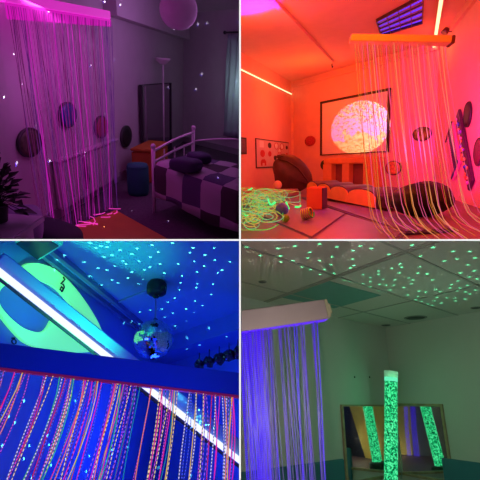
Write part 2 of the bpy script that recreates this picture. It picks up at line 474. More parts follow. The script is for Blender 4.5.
nt.links.new(mth('DIVIDE', alt, 4), cr.inputs['Fac']); nt.links.new(cr.outputs['Color'], bb.inputs['Base Color'])
bb.inputs['Roughness'].default_value = 0.85
bm = bmesh.new(); uvl = bm.loops.layers.uv.verify()
NX, cross = 28, []
for z in (0.19, 0.26, 0.34, 0.42, 0.50): cross.append((-0.025, z))
cross += [(-0.005, 0.53), (0.03, 0.545)] + [(BW * f, 0.55) for f in (0.15, 0.3, 0.45, 0.6, 0.75, 0.9)]
arc = [0]
for a, b in zip(cross, cross[1:]): arc.append(arc[-1] + math.hypot(b[0] - a[0], b[1] - a[1]))
grid = []
for i in range(NX + 1):
    a = 0.06 + (BL - 0.1) * i / NX
    grid.append([bm.verts.new(q(a, b + (0.012 * math.sin(a * 17 + z * 5) if z < 0.45 else 0), z + (0.012 * math.sin(a * 9 + b * 11) if z > 0.53 else (0.03 * math.sin(a * 5) if z < 0.2 else 0)))) for b, z in cross])
for i in range(NX):
    for j in range(len(cross) - 1):
        f = bm.faces.new((grid[i][j], grid[i + 1][j], grid[i + 1][j + 1], grid[i][j + 1])); f.smooth = True
        for lp_, (ii, jj) in zip(f.loops, ((i, j), (i + 1, j), (i + 1, j + 1), (i, j + 1))): lp_[uvl].uv = (0.06 + (BL - 0.1) * ii / NX, arc[jj] + 0.19)
qo = part('quilt', bm, m_, t, True)
sol = qo.modifiers.new('thick', 'SOLIDIFY'); sol.thickness = 0.02; sol.offset = 1
# cushions lying on the bed end
for (x, y, e, sz, rot, lab) in ((186, 168, 0.6, (0.24, 0.18, 0.09), 0.3, 'dark violet cushion lying on the quilt at the bed end, lower one'), (199, 160, 0.6, (0.22, 0.16, 0.08), -0.2, 'dark violet cushion behind the other on the bed end')):
    c = R.F(x, y, e)
    bm = bmesh.new(); cushion_shape(bm, (sz[0] * 1.25, sz[1] * 1.25, sz[2] * 1.4))
    o = solo('cushion', bm, paint('violet_cushion', (0.05, 0.03, 0.10), 0.8), lab, 'cushion', None, 'cushions on the day bed')
    o.matrix_world = frame(R.up(c, 0.56 + sz[2] * 0.8), bu, U.cross(bu), U) @ Matrix.Rotation(rot, 4, 'Z')

# curtain at the right edge
cw = CUR.wall(CN + rw_n * 0.12, CN + rw_n * 0.12 + rw_d)
c0, c1 = R.hit(223, 135, cw), R.hit(241, 34, cw)
za, zb = R.H(c0), R.H(c1)
x0 = (R.base(c0) - CN).dot(rw_d); 
t = thing('curtain', 'grey green window curtain hanging to the right of the bed', 'curtain', frame(CN + rw_d * x0 + rw_n * 0.12, rw_d, U.cross(rw_d), U))
bm = bmesh.new(); rows = []
for j in range(15):
    z = za + (zb - za) * j / 14; row = []
    for i in range(61):
        a = i / 60 * 1.5; pin = 1 - 0.25 * (j / 14)
        row.append(bm.verts.new(V((0.02 * j / 14 + a, 0.035 * math.sin(a * 38 + 0.4 * math.sin(z * 3)) * pin, z))))
    rows.append(row)
for a, b in zip(rows, rows[1:]):
    for i in range(60): bm.faces.new((a[i], a[i + 1], b[i + 1], b[i])).smooth = True
o = part('curtain_cloth', bm, paint('grey_curtain', (0.34, 0.44, 0.46), 0.85, var=0.1, scale=3), t)
o.modifiers.new('thick', 'SOLIDIFY').thickness = 0.006
bm = bmesh.new(); tube(bm, [(-0.05, 0, zb + 0.03), (1.6, 0, zb + 0.03)], 0.014, 8); ball(bm, (-0.06, 0, zb + 0.03), 0.03, n=12, m=8); part('curtain_rail', bm, fm, t)

# near left corner: side table, mauve cushion, dark cushion, leafy plant
tb = R.F(4, 222, 0.55)
tz = 0.55
t = thing('side_table', 'low white side table in the near left corner under the plant', 'table', frame(R.base(tb), R.Rt, R.Fw, U))
whm = paint('table_white', (0.62, 0.55, 0.70), 0.45)
bm = bmesh.new(); box(bm, (-0.12, -0.05, tz - 0.02), (0.6, 0.42, 0.04), bevel=0.008); part('table_top', bm, whm, t)
bm = bmesh.new(); box(bm, (-0.14, -0.04, (tz - 0.04) / 2), (0.5, 0.34, tz - 0.04), bevel=0.006); part('body', bm, whm, t)
def pillow(name, px, py, e, dims, mat, lab, rot, tilt=0.0, lump=0.05):
    c = R.F(px, py, e)
    bm = bmesh.new(); cushion_shape(bm, dims)
    o = solo(name, bm, mat, lab, 'cushion'); o.matrix_world = frame(c, R.Rt, R.Fw, U) @ Matrix.Rotation(rot, 4, 'Z') @ Matrix.Rotation(tilt, 4, 'X')
    return o
pillow('floor_cushion', 21, 225, 0.36, (0.30, 0.34, 0.26), paint('mauve_fabric', (0.30, 0.22, 0.42), 0.8), 'mauve block cushion beside the white side table', 0.4)
pillow('floor_cushion', 50, 236, 0.17, (0.52, 0.34, 0.22), paint('charcoal_fabric', (0.03, 0.03, 0.05), 0.85), 'charcoal floor cushion at the end of the pink strands', -0.5)
pb = R.up(tb, tz + 0.004) + R.Rt * 0.0 + R.Fw * 0.0
t = thing('leafy_plant', 'dark leafy plant in a small pot on the white side table', 'plant', frame(pb, R.Rt, R.Fw, U))
bm = bmesh.new(); lathe(bm, [(0, 0), (0.05, 0), (0.065, 0.1), (0.055, 0.1), (0.05, 0.09), (0, 0.09)], Matrix.Translation((-0.03, 0, 0)), 20); part('pot', bm, paint('plant_pot', (0.08, 0.06, 0.08), 0.6), t)
lg = paint('dark_leaf', (0.012, 0.012, 0.016), 0.6)
bm = bmesh.new(); rg = random.Random(12)
bm2 = bmesh.new()
for k in range(60):
    az = rg.uniform(-2.4, 2.4); el = rg.uniform(-0.2, 1.3); ln = rg.uniform(0.16, 0.36) ; 
    d = V((math.cos(az) * math.cos(el), math.sin(az) * math.cos(el), math.sin(el) + 0.1)); st = V((-0.03, 0, 0.09)); tip = st + V((d.x * ln * 0.45, d.y * ln * 0.4, d.z * ln * 1.0))
    tube(bm2, [st, (st + tip) / 2 + V((0, 0, 0.03)), tip], 0.003, 4)
    sd = d.cross(V((0, 0, 1))).normalized(); wd = rg.uniform(0.03, 0.05); lo = d * rg.uniform(0.06, 0.1) + V((0, 0, -0.02))
    v = [bm.verts.new(p) for p in (tip, tip + lo * 0.4 + sd * wd + V((0, 0, 0.012)), tip + lo, tip + lo * 0.4 - sd * wd + V((0, 0, 0.012)))]
    bm.faces.new(v)
o = part('leaves', bm, lg, t); o.modifiers.new('thick', 'SOLIDIFY').thickness = 0.003
part('stems', bm2, lg, t)

# light of the bedroom: the strands' light engine, added mauve fill lamps, mirror ball spots
mid = (h0 + h1) / 2 - U * 0.12 + lw_n * 0.1
lamp('strand_light', 'AREA', mid, 5.0, (1.0, 0.06, 0.85), 2.0, mid - U - lw_n * 0.6, size_y=0.06)
lamp('violet_glow', 'POINT', R.P(205, 190, 1.9), 17, (0.58, 0.25, 0.72), 0.4)
lamp('violet_fill', 'POINT', R.P(70, 236, 1.3), 3.0, (0.62, 0.22, 0.70), 0.3)
lamp('strand_pool', 'POINT', R.F(90, 221, 0.35), 0.35, (1.0, 0.15, 0.6), 0.1)
lamp('curtain_fill', 'AREA', CN + rw_d * (x0 + 0.6) + rw_n * 0.45 + U * 1.3, 1.3, (0.75, 0.95, 1.0), 0.4, CN + rw_d * (x0 + 0.5) + U * 1.3)  # added lamp on the room side brightening the curtain, no window behind it
def tl_surface(x, y):
    if y < 70 and x < 135: return R.hit(x, y, LW)
    if x < 137 and y < 185: return R.hit(x, y, LW)
    if y < 140: return R.hit(x, y, RW)
    return R.F(x, y, 0.5 if (y < 195 and x > 158) else 0.02)
dots = [(10, 3, 1.2), (104, 1, 1), (117, 1, 1.4), (14, 54, 1), (42, 69, 1), (22, 84, 1), (4, 97, 1.1), (91, 65, 1), (85, 96, 1), (115, 59, .8), (36, 126, 1.3), (17, 163, 1.4), (80, 164, 1.2), (112, 147, 1), (198, 24, 1.1), (207, 23, .9), (238, 20, 1.1), (202, 74, 1.1), (196, 89, 1.1), (238, 82, .9), (236, 95, 1), (195, 147, 1.3), (179, 162, 1.1), (222, 185, 1.2), (168, 219, 1), (132, 209, .7), (104, 228, .8), (10, 214, 1.3), (237, 155, 1), (170, 205, .8)]
star_lamp('mirror_ball_spots', R.P(150, 226, 1.75), [(tl_surface(x, y), s) for x, y, s in dots], 900, (0.85, 0.82, 1.0), 0.0038)
star_lamp('mirror_ball_fringe', R.P(150, 226, 1.75), [(tl_surface(x - 1.0, y + 1.3), s) for x, y, s in dots], 330, (0.12, 0.06, 1.0), 0.0050)
# =================================================================== upper right: orange-lit soft play room
CUR = R = Room(166, -0.03, 0.6, 1, 1)
U = R.U; HC = 2.7
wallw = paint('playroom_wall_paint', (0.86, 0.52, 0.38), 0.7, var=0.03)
CL = R.F(292, 187)                                   # far left corner on the floor
bd = -R.vp(-40); bd -= U * bd.dot(U); bd.normalize()  # along the back wall to the right
BW_ = R.wall(CL, CL + bd); bn = BW_[1]
CRr = R.base(R.hit(434, 160, BW_))                    # far right corner
ld = R.vp(422); ld -= U * ld.dot(U); ld.normalize()
LWr = R.wall(CL, CL - ld); ln_ = LWr[1]
rd = R.vp(345); rd -= U * rd.dot(U); rd.normalize()
RWr = R.wall(CRr, CRr - rd); rn = RWr[1]
if rn.dot(R.Rt) > 0: rn = -rn; RWr = (RWr[0], rn, RWr[2])
if ln_.dot(R.Rt) < 0: ln_ = -ln_; LWr = (LWr[0], ln_, LWr[2])
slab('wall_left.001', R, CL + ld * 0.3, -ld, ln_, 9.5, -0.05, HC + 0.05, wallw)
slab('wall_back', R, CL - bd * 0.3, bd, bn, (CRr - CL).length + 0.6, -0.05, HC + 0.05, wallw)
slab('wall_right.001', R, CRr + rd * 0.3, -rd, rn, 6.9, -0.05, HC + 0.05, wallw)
flat('floor.001', R, 0.0, -3.5, 4.0, 1.6, 14, paint('purple_vinyl', (0.26, 0.12, 0.26), 0.45, var=0.1), up=False)
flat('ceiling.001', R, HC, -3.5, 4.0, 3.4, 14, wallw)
bm = bmesh.new(); LBW = (CRr - CL).length
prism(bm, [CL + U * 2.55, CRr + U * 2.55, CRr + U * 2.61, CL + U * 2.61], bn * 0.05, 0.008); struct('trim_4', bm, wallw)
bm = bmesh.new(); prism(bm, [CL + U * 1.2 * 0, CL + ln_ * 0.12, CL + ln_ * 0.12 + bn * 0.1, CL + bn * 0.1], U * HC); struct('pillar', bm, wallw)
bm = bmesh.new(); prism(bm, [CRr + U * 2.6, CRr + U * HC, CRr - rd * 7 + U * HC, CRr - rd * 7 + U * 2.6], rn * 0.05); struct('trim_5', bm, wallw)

# LED strips
orange_led = glow('warm_led', (1.0, 0.62, 0.30), 2.2); al = paint('aluminium_profile', (0.5, 0.45, 0.42), 0.4, metal=0.6)
def led(p, q_, w, nrm, label, cat='light strip'):
    d = (q_ - p).normalized(); L = (q_ - p).length
    x = d.cross(nrm).normalized()
    t = thing('led_strip', label, cat, frame(p, d, x, d.cross(x)), 'led strips of the soft play room')
    bm = bmesh.new(); prism(bm, [p - x * w, q_ - x * w, q_ + x * w, p + x * w], nrm * 0.012); part('channel', bm, al, t, True)
    bm = bmesh.new(); prism(bm, [p - x * w * .8 + nrm * .012, q_ - x * w * .8 + nrm * .012, q_ + x * w * .8 + nrm * .012, p + x * w * .8 + nrm * .012], nrm * 0.016, 0.003); part('diffuser', bm, orange_led, t, True)
led(R.hit(236, 68, LWr) + ln_ * .01, R.hit(290.5, 94.3, LWr) + ln_ * .01, 0.015, ln_, 'glowing led strip along the top of the left wall, at the poster side')
ra, rb = R.F(442, -6, 2.62), R.F(434, 46, 2.62)
led(ra, rb, 0.028, -U, 'glowing led strip on the ceiling edge above the fibre bar end')

# conduit on the ceiling
ca, cb = R.F(271, -4, HC), R.F(332, 61, HC)
d = (cb - ca).normalized(); x = d.cross(U)
t = thing('ceiling_track', 'long straight painted track running across the ceiling to a small end hook', 'track', frame(ca, d, x, d.cross(x)))
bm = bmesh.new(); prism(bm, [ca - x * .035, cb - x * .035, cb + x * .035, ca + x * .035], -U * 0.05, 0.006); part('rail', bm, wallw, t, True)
bm = bmesh.new(); tube(bm, [cb - U * 0.03, cb - U * 0.09, cb - U * 0.12 + d * 0.04, cb - U * 0.09 + d * 0.08], 0.012, 6); part('hook', bm, paint('hook_dark', (0.05, 0.03, 0.03), 0.5), t, True)

# recessed louvre light with blue tubes
c = [R.F(x, y, HC) for x, y in ((376, 19), (424, -7), (423, 21), (381, 34))]
t = thing('ceiling_light', 'recessed louvred ceiling light showing blue tubes above the fibre bar', 'ceiling light', frame(c[0], R.Rt, R.Fw, U))
ex, ey = c[1] - c[0], c[3] - c[0]
lf = paint('louvre_black', (0.05, 0.03, 0.06), 0.4)
def cq(a, b, e=0.0): return c[0] * (1 - a) * (1 - b) + c[1] * a * (1 - b) + c[2] * a * b + c[3] * (1 - a) * b - U * e
def cpoly(a0, a1, b0_, b1_, e): return [cq(a0, b0_, e), cq(a1, b0_, e), cq(a1, b1_, e), cq(a0, b1_, e)]
bm = bmesh.new()
for z in ((0, 1, 0, .04), (0, 1, .96, 1), (0, .02, .04, .96), (.98, 1, .04, .96)): prism(bm, cpoly(*z, 0.0), -U * 0.045)
part('frame', bm, lf, t, True)
bm = bmesh.new(); prism(bm, cpoly(.02, .98, .04, .96, 0.001), -U * 0.004); part('reflector', bm, paint('reflector', (0.5, 0.3, 0.4), 0.3), t, True)
for b in (.12, .385, .64, .87):
    bm = bmesh.new(); prism(bm, cpoly(.03, .97, b - .05, b + .05, 0.006), -U * 0.015); part('tube', bm, glow('blue_tube', (0.10, 0.03, 1.0), 1.1), t, True)
bm = bmesh.new()
for a in (.25, .5, .75): prism(bm, cpoly(a - .008, a + .008, .04, .96, 0.024), -U * 0.02)
for b in (.26, .51, .76): prism(bm, cpoly(.02, .98, b - .022, b + .022, 0.026), -U * 0.018)
part('louvre', bm, lf, t, True)

# poster with shape pictures, small dark frame on the left wall
def wall_quad(W, pts, off): return [R.hit(x, y, W) + W[1] * off for x, y in pts]
A, B = R.hit(255, 138, LWr), R.hit(288, 143, LWr)
dz = R.H(A) - R.H(R.hit(253, 168.5, LWr))
wdt = (B - A).length
t = thing('shape_poster', 'dark framed poster of red and white symbol pictures on the left wall', 'poster', frame(A - U * dz, ld, U.cross(ld), U))
sg = 1 if U.cross(ld).dot(ln_) > 0 else -1
bm = bmesh.new(); box(bm, (wdt / 2, sg * 0.01, dz / 2), (wdt, 0.018, dz), bevel=0.004); part('board', bm, paint('poster_dark_edge', (0.06, 0.02, 0.02), 0.5), t)
bm = bmesh.new(); box(bm, (wdt / 2, sg * 0.02, dz / 2), (wdt - 0.05, 0.004, dz - 0.05)); part('paper', bm, paint('poster_paper', (0.70, 0.55, 0.5), 0.6), t)
wp, rp, kp = paint('symbol_white', (0.9, 0.9, 0.86), 0.6), paint('symbol_red', (0.55, 0.02, 0.03), 0.6), paint('symbol_black', (0.02, 0.01, 0.01), 0.6)
for (u, v, r, kind) in ((.14, .82, .09, 's'), (.36, .80, .08, 'k'), (.56, .80, .08, 'o'), (.74, .80, .08, 'o'), (.66, .62, .07, 'o'), (.92, .78, .06, 'k'), (.16, .50, .10, 'r'), (.36, .50, .08, 'r'), (.66, .46, .08, 'o'), (.52, .36, .07, 'k'), (.80, .36, .07, 'r'), (.18, .17, .12, 'h'), (.92, .48, .07, 'r'), (.62, .12, .07, 'k')):
    bm = bmesh.new(); cx, cz, rr = u * wdt, v * dz, r * dz * 1.25
    yy = sg * 0.0225
    if kind == 's': box(bm, (cx, yy, cz), (rr * 3.6, 0.003, rr * 2)); mt = wp
    elif kind == 'h':
        prism(bm, [(cx + 1.8 * rr * a, yy, cz + rr * b) for a, b in ((-1, -.6), (-.4, -.6), (-.4, 0), (.4, 0), (.4, -.6), (1, -.6), (1, .4), (.5, .9), (-.5, .9), (-1, .4))], (0, sg * 0.003, 0)); mt = rp
    else:
        prism(bm, [(cx + 1.9 * rr * math.cos(a), yy, cz + rr * math.sin(a)) for a in [6.283 * k / 16 for k in range(16)]], (0, sg * 0.003, 0)); mt = {'o': wp, 'r': rp, 'k': kp}[kind]
    s_o = part('symbol', bm, mt, t)
    if kind == 'o':
        bm = bmesh.new(); pts = [(cx + 1.9 * rr * f * math.cos(a), yy + sg * 0.004, cz + rr * f * math.sin(a)) for f in (1.15,) for a in [6.283 * k / 16 for k in range(17)]]
        tube(bm, pts, rr * 0.13, 5); part('symbol_ring', bm, rp, s_o)
A = R.hit(239, 137, LWr); B = R.hit(245.5, 138, LWr); dz = R.H(A) - R.H(R.hit(240, 154, LWr)); wd = (B - A).length
t = thing('picture_frame', 'small dark picture at the left edge of the orange wall', 'picture', frame(A - U * dz, ld, U.cross(ld), U))
bm = bmesh.new(); box(bm, (wd / 2, sg * 0.012, dz / 2), (wd, 0.02, dz), bevel=0.004); part('frame', bm, kp, t)
bm = bmesh.new(); box(bm, (wd / 2 - 0.02, sg * 0.024, dz / 2), (wd - 0.08, 0.004, dz - 0.06)); part('picture', bm, paint('dark_print', (0.12, 0.04, 0.1), 0.5, var=0.4, scale=25), t)

# tactile discs of this room
g = 'round tactile discs on the soft play walls'
def disc2(W, x, y, rv, mat, label, rm=None, squash=1.0): return wall_disc(W, x, y, rv, mat, label, g, rm, squash)
red2 = paint('crimson_disc', (0.45, 0.03, 0.05), 0.5, var=0.4, scale=30); grn = paint('dark_green_disc', (0.02, 0.07, 0.03), 0.5, var=0.4, scale=30)
olv = paint('gold_olive_disc', (0.22, 0.20, 0.02), 0.4, var=0.7, scale=14); orr = paint('orange_disc', (0.75, 0.28, 0.10), 0.5, var=0.3, scale=20); blk = paint('black_disc2', (0.02, 0.012, 0.02), 0.5, var=0.3, scale=20)
disc2(BW_, 310.5, 141, 5, red2, 'small crimson tactile disc between the poster and the round picture', red2, 1.5)
disc2(BW_, 326.5, 165, 5.4, grn, 'dark green tactile disc below the picture screen', grn, 1.4)
disc2(BW_, 422.5, 134, 7, olv, 'gold and black tactile disc on the pink-lit wall behind the strands', None, 1.5)
disc2(BW_, 394, 168, 7, orr, 'orange tactile disc with a black rim behind the strands', None, 1.3)
disc2(RWr, 469, 114.5, 12.5, blk, 'dark tactile disc high on the right wall', blk)
disc2(RWr, 480, 152, 14, paint('maroon_disc', (0.16, 0.02, 0.06), 0.5), 'maroon tactile disc cut off by the right edge of the right wall', None)

# screen frame and the projector that throws the round picture on it
sc = [R.hit(x, y, BW_) for x, y in ((322, 104), (390, 88))]
zt, zb = R.H(sc[0]), R.H(R.hit(322, 155, BW_)); zt = (zt + R.H(sc[1])) / 2
u0, u1 = (sc[0] - CL).dot(bd), (sc[1] - CL).dot(bd); W_ = u1 - u0
t = thing('projection_screen', 'large white wall screen in a thin black frame carrying a round bright picture', 'screen', frame(CL + bd * u0 + U * zb, bd, U.cross(bd), U))
sgb = 1 if U.cross(bd).dot(bn) > 0 else -1
bm = bmesh.new(); box(bm, (W_ / 2, sgb * 0.01, (zt - zb) / 2), (W_, 0.016, zt - zb)); part('screen_cloth', bm, paint('screen_white', (0.86, 0.80, 0.76), 0.8, var=0.01), t)
bm = bmesh.new(); hh = zt - zb
for cc, ss in (((W_ / 2, sgb * .02, hh), (W_ + .06, .035, .05)), ((W_ / 2, sgb * .02, 0), (W_ + .06, .035, .02)), ((0, sgb * .02, hh / 2), (.05, .035, hh)), ((W_, sgb * .02, hh / 2), (.05, .035, hh))): box(bm, cc, ss)
part('frame', bm, paint('frame_black', (0.02, 0.01, 0.01), 0.5), t)
pc_ = R.hit(358.5, 128, BW_)
pe = R.hit(390.5, 128, BW_); pt = R.hit(358.5, 101, BW_)
rx, rz = abs((pe - pc_).dot(bd)), abs((pt - pc_).dot(U))
pl_ = pc_ + (CAM - pc_).normalized() * 2.6 + U * 0.4
l = bpy.data.lights.new('picture_projector', 'POINT'); l.energy = 380; l.shadow_soft_size = 0.0; l.color = (1, 1, 1)
o = bpy.data.objects.new('picture_projector', l); COL.objects.link(o); o.location = pl_
l.use_nodes = True; nt = l.node_tree; em = next(n for n in nt.nodes if n.type == 'EMISSION')
gn = nt.nodes.new('ShaderNodeNewGeometry')
def vdot(vec, dv):
    n = nt.nodes.new('ShaderNodeVectorMath'); n.operation = 'DOT_PRODUCT'; nt.links.new(vec, n.inputs[0]); n.inputs[1].default_value = dv; return n.outputs['Value']
def lm_(op, a, b=0.0):
    n = nt.nodes.new('ShaderNodeMath'); n.operation = op
    for i, v in enumerate((a, b)):
        if isinstance(v, (int, float)): n.inputs[i].default_value = v
        else: nt.links.new(v, n.inputs[i])
    return n.outputs[0]
dist = (pl_ - pc_).dot(bn); off = pc_ - pl_
den = vdot(gn.outputs['Normal'], -bn)
s_ = lm_('DIVIDE', lm_('SUBTRACT', lm_('MULTIPLY', lm_('DIVIDE', vdot(gn.outputs['Normal'], bd), den), dist), off.dot(bd)), rx)
t_ = lm_('DIVIDE', lm_('SUBTRACT', lm_('MULTIPLY', lm_('DIVIDE', vdot(gn.outputs['Normal'], U), den), dist), off.dot(U)), rz)
r2 = lm_('ADD', lm_('MULTIPLY', s_, s_), lm_('MULTIPLY', t_, t_))
mask = lm_('MULTIPLY', lm_('LESS_THAN', r2, 1.0), lm_('GREATER_THAN', den, 0.05))
cb_ = nt.nodes.new('ShaderNodeCombineXYZ'); nt.links.new(s_, cb_.inputs[0]); nt.links.new(t_, cb_.inputs[1])
def noise(scale, det=3, w=0.0):
    n = nt.nodes.new('ShaderNodeTexNoise'); n.inputs['Scale'].default_value = scale; n.inputs['Detail'].default_value = det
    mp = nt.nodes.new('ShaderNodeVectorMath'); mp.inputs[1].default_value = (w, w * 1.7, 0); nt.links.new(cb_.outputs[0], mp.inputs[0]); nt.links.new(mp.outputs[0], n.inputs['Vector']); return n.outputs['Fac']
def mixc(f, a, b):
    n = nt.nodes.new('ShaderNodeMix'); n.data_type = 'RGBA'
    nt.links.new(f, n.inputs[0])
    for i, v in ((6, a), (7, b)):
        if isinstance(v, tuple): n.inputs[i].default_value = (*v, 1)
        else: nt.links.new(v, n.inputs[i])
    return n.outputs[2]
sky = mixc(lm_('MULTIPLY_ADD', noise(2.0), 1.6), (0.06, 0.05, 0.55), (0.55, 0.35, 1.0))
nt.nodes[-1]
# pale rocks rising from the bottom with a pool at the left, leaves hanging in from above
rock_edge = lm_('ADD', lm_('MULTIPLY', noise(3.2, 4, 3.1), 2.0), lm_('MULTIPLY', lm_('ABSOLUTE', lm_('SUBTRACT', s_, 0.02)), 0.55))
rock = lm_('LESS_THAN', lm_('ADD', t_, rock_edge), 0.95)
rockc = mixc(lm_('SUBTRACT', lm_('MULTIPLY', noise(7, 4, 1.0), 3.0), 1.0), (0.7, 0.22, 0.03), (1.0, 0.85, 0.40))
pic = mixc(rock, sky, rockc)
leaf = lm_('GREATER_THAN', lm_('ADD', noise(9, 2, 5.0), lm_('MULTIPLY', t_, 0.14)), 0.55)
leafc = mixc(lm_('GREATER_THAN', noise(22, 2, 2.0), 0.5), (0.9, 0.75, 0.45), (0.22, 0.03, 0.01))
pic = mixc(leaf, pic, leafc)
low = lm_('LESS_THAN', lm_('ADD', t_, lm_('MULTIPLY', noise(6, 3, 7.0), 0.5)), -0.42)
pic = mixc(low, pic, mixc(lm_('GREATER_THAN', noise(18, 3, 4.0), 0.5), (1.0, 0.9, 0.4), (0.55, 0.18, 0.02)))
nt.links.new(pic, em.inputs['Color']); nt.links.new(mask, em.inputs['Strength'])

# padded ledge with two dark recessed panels below the screen
a_, b_ = R.hit(330, 178, BW_), R.hit(385, 180, BW_)
ua, ub = (a_ - CL).dot(bd), (b_ - CL).dot(bd); zl = R.H(R.hit(345, 158, BW_))
t = thing('padded_ledge', 'orange padded ledge with two dark red recesses below the screen', 'ledge', frame(CL + bd * ua + bn * .012, bd, U.cross(bd), U))
Lw = ub - ua; op = paint('orange_padding', (0.85, 0.38, 0.14), 0.55)
def uz(x, y):
    P = R.hit(x, y, BW_); return (P - CL).dot(bd) - ua, R.H(P)
rec = [(*uz(338.5, 164), *uz(349, 183)), (*uz(356, 166), *uz(370, 184))]
bm = bmesh.new(); dp = 0.22
xs = [0, rec[0][0], rec[0][2], rec[1][0], rec[1][2], Lw]; ztop = rec[0][1]
for i in (0, 2, 4): box(bm, ((xs[i] + xs[i + 1]) / 2, sgb * dp / 2, ztop / 2), (xs[i + 1] - xs[i], dp, ztop))
box(bm, (Lw / 2, sgb * dp / 2, (zl + ztop) / 2), (Lw, dp, zl - ztop), bevel=0.02)
part('padding', bm, op, t)
for i in (1, 3):
    bm = bmesh.new(); box(bm, ((xs[i] + xs[i + 1]) / 2, sgb * 0.05, ztop / 2), (xs[i + 1] - xs[i] - 0.01, 0.06, ztop - 0.01)); part('recess_panel', bm, paint('dark_red_panel', (0.30, 0.09, 0.10), 0.6), t)

# brown bean bag in the corner
def beanbag(px0, px1, ytop, ybot, mat, label, seed, squash_y=0.8, lean=0.0, name='bean_bag', prof=None):
    c = R.F((px0 + px1) / 2, ybot - 1.5); w = (px1 - px0) / 2 * c.y / FOC; h = (ybot - ytop) * c.y / FOC * 1.02
    t = thing(name, label, 'bean bag', frame(c, R.Rt, R.Fw, U))
    bm = bmesh.new(); ball(bm, (0, 0, 0), 1.0, (1, 1, 1), 40, 26, 0.035, seed)
    for v in bm.verts:
        x, y, z = v.co
        zz = (z + 1) / 2
        k = 1.0
        if prof: k = 1
        f = (0.35 + 0.65 * (1 - zz ** 2.2)) if zz > 0.25 else 0.97
        top = zz + lean * x * 0.35 * (zz > 0.3)
        v.co = V((x * w * (1.03 if zz < 0.5 else 1.0), y * w * squash_y, max(0.0, top * h * (1.0))))
    o_ = part('bag', bm, mat, t)
    return t, w, h
brl = paint('brown_leather', (0.09, 0.035, 0.015), 0.42, var=0.35, scale=5, bump=0.4)
t, w_, h_ = beanbag(273, 313, 159, 194, brl, 'slumped brown leather bean bag in the far left corner', 4, 0.4, -0.55)
bm = bmesh.new(); tube(bm, [(-w_ * 0.75, -w_ * 0.25, h_ * 0.93), (-w_ * 0.3, -w_ * 0.42, h_ * 0.86), (w_ * 0.2, -w_ * 0.5, h_ * 0.66), (w_ * 0.6, -w_ * 0.5, h_ * 0.36), (w_ * 0.8, -w_ * 0.42, 0.1)], 0.015, 6); part('seam', bm, paint('dark_seam', (0.06, 0.02, 0.01), 0.6), t)
bm = bmesh.new(); ball(bm, (-w_ * 0.55, 0, h_ * 1.0), w_ * 0.2, (1.3, 0.8, 0.6), 16, 10, 0.1, 2); part('gathered_neck', bm, brl, t)
blr = paint('black_leather', (0.010, 0.008, 0.012), 0.5, var=0.3, scale=5, bump=0.4)
t, w_, h_ = beanbag(391, 452, 184, 218, blr, 'long black bean bag on the mats behind the hanging strands', 9, 0.6, 0.0)
bm = bmesh.new(); tube(bm, [(-w_ * 0.1, -w_ * 0.2, h_ * 0.99), (w_ * 0.0, -w_ * 0.5, h_ * 0.7), (w_ * 0.05, -w_ * 0.62, h_ * 0.3)], 0.01, 6); part('seam', bm, brl, t)

# purple mats on the floor
mat_p = paint('purple_mat', (0.13, 0.08, 0.36), 0.42, var=0.12, scale=3, bump=0.15)
def mat_quad(pts, e, label, name='floor_mat'):
    P = [R.F(x, y, e) for x, y in pts]
    bm = bmesh.new(); prism(bm, P, -U * (e - 0.002), 0.018, 3)
    c = sum(P, V()) / 4
    return solo(name, bm, mat_p, label, 'mat', frame(R.base(c), R.Rt, R.Fw, U), 'purple play mats on the floor')
mat_quad([(240, 207.7), (311.8, 238.1), (240, 275), (150, 240)], 0.05, 'purple floor mat in the left foreground with the blue ball and fibres')
mat_quad([(241, 207.3), (288, 196), (346.3, 213.2), (312.3, 237.8)], 0.05, 'purple floor mat under the red and dark cube')
mat_quad([(312.7, 238.2), (346.8, 213.5), (404, 231.8), (372, 262)], 0.05, 'purple floor mat at the bottom middle beside the strand ends')
mat_quad([(300, 196), (379, 209.5), (458, 228), (405, 231.5)], 0.035, 'dark purple floor mat in front of the foam humps and black bean bag')
# raised pad on the left
P = [R.F(x, y, 0.13) for x, y in ((299, 188.6), (262, 196), (225, 206))] + [R.up(CL - ld * a + ln_ * .06, 0.13) for a in (6.5, 3.0)]
bm = bmesh.new(); prism(bm, P, -U * 0.128, 0.02, 3)
solo('raised_pad', bm, paint('mauve_pad', (0.42, 0.20, 0.34), 0.45), 'thick raised mauve pad along the left wall carrying the pale ball', 'pad', frame(R.base(P[0]), R.Rt, R.Fw, U))
# balls
def ball_thing(px, py, rp, e, mat, label, n=22):
    c = R.F(px, py + rp, e); r = rp * c.y / FOC
    c = R.up(R.at(px, py, c.y), e + r)
    bm = bmesh.new(); ball(bm, (0, 0, 0), r, n=26, m=16)
    o = solo('play_ball', bm, mat, label, 'ball'); o.matrix_world = frame(c, R.Rt, R.Fw, U); return o, r, c
ball_thing(277.5, 185, 4.4, 0.13, paint('peach_ball', (0.85, 0.55, 0.35), 0.5), 'pale peach ball resting on the raised mauve pad')
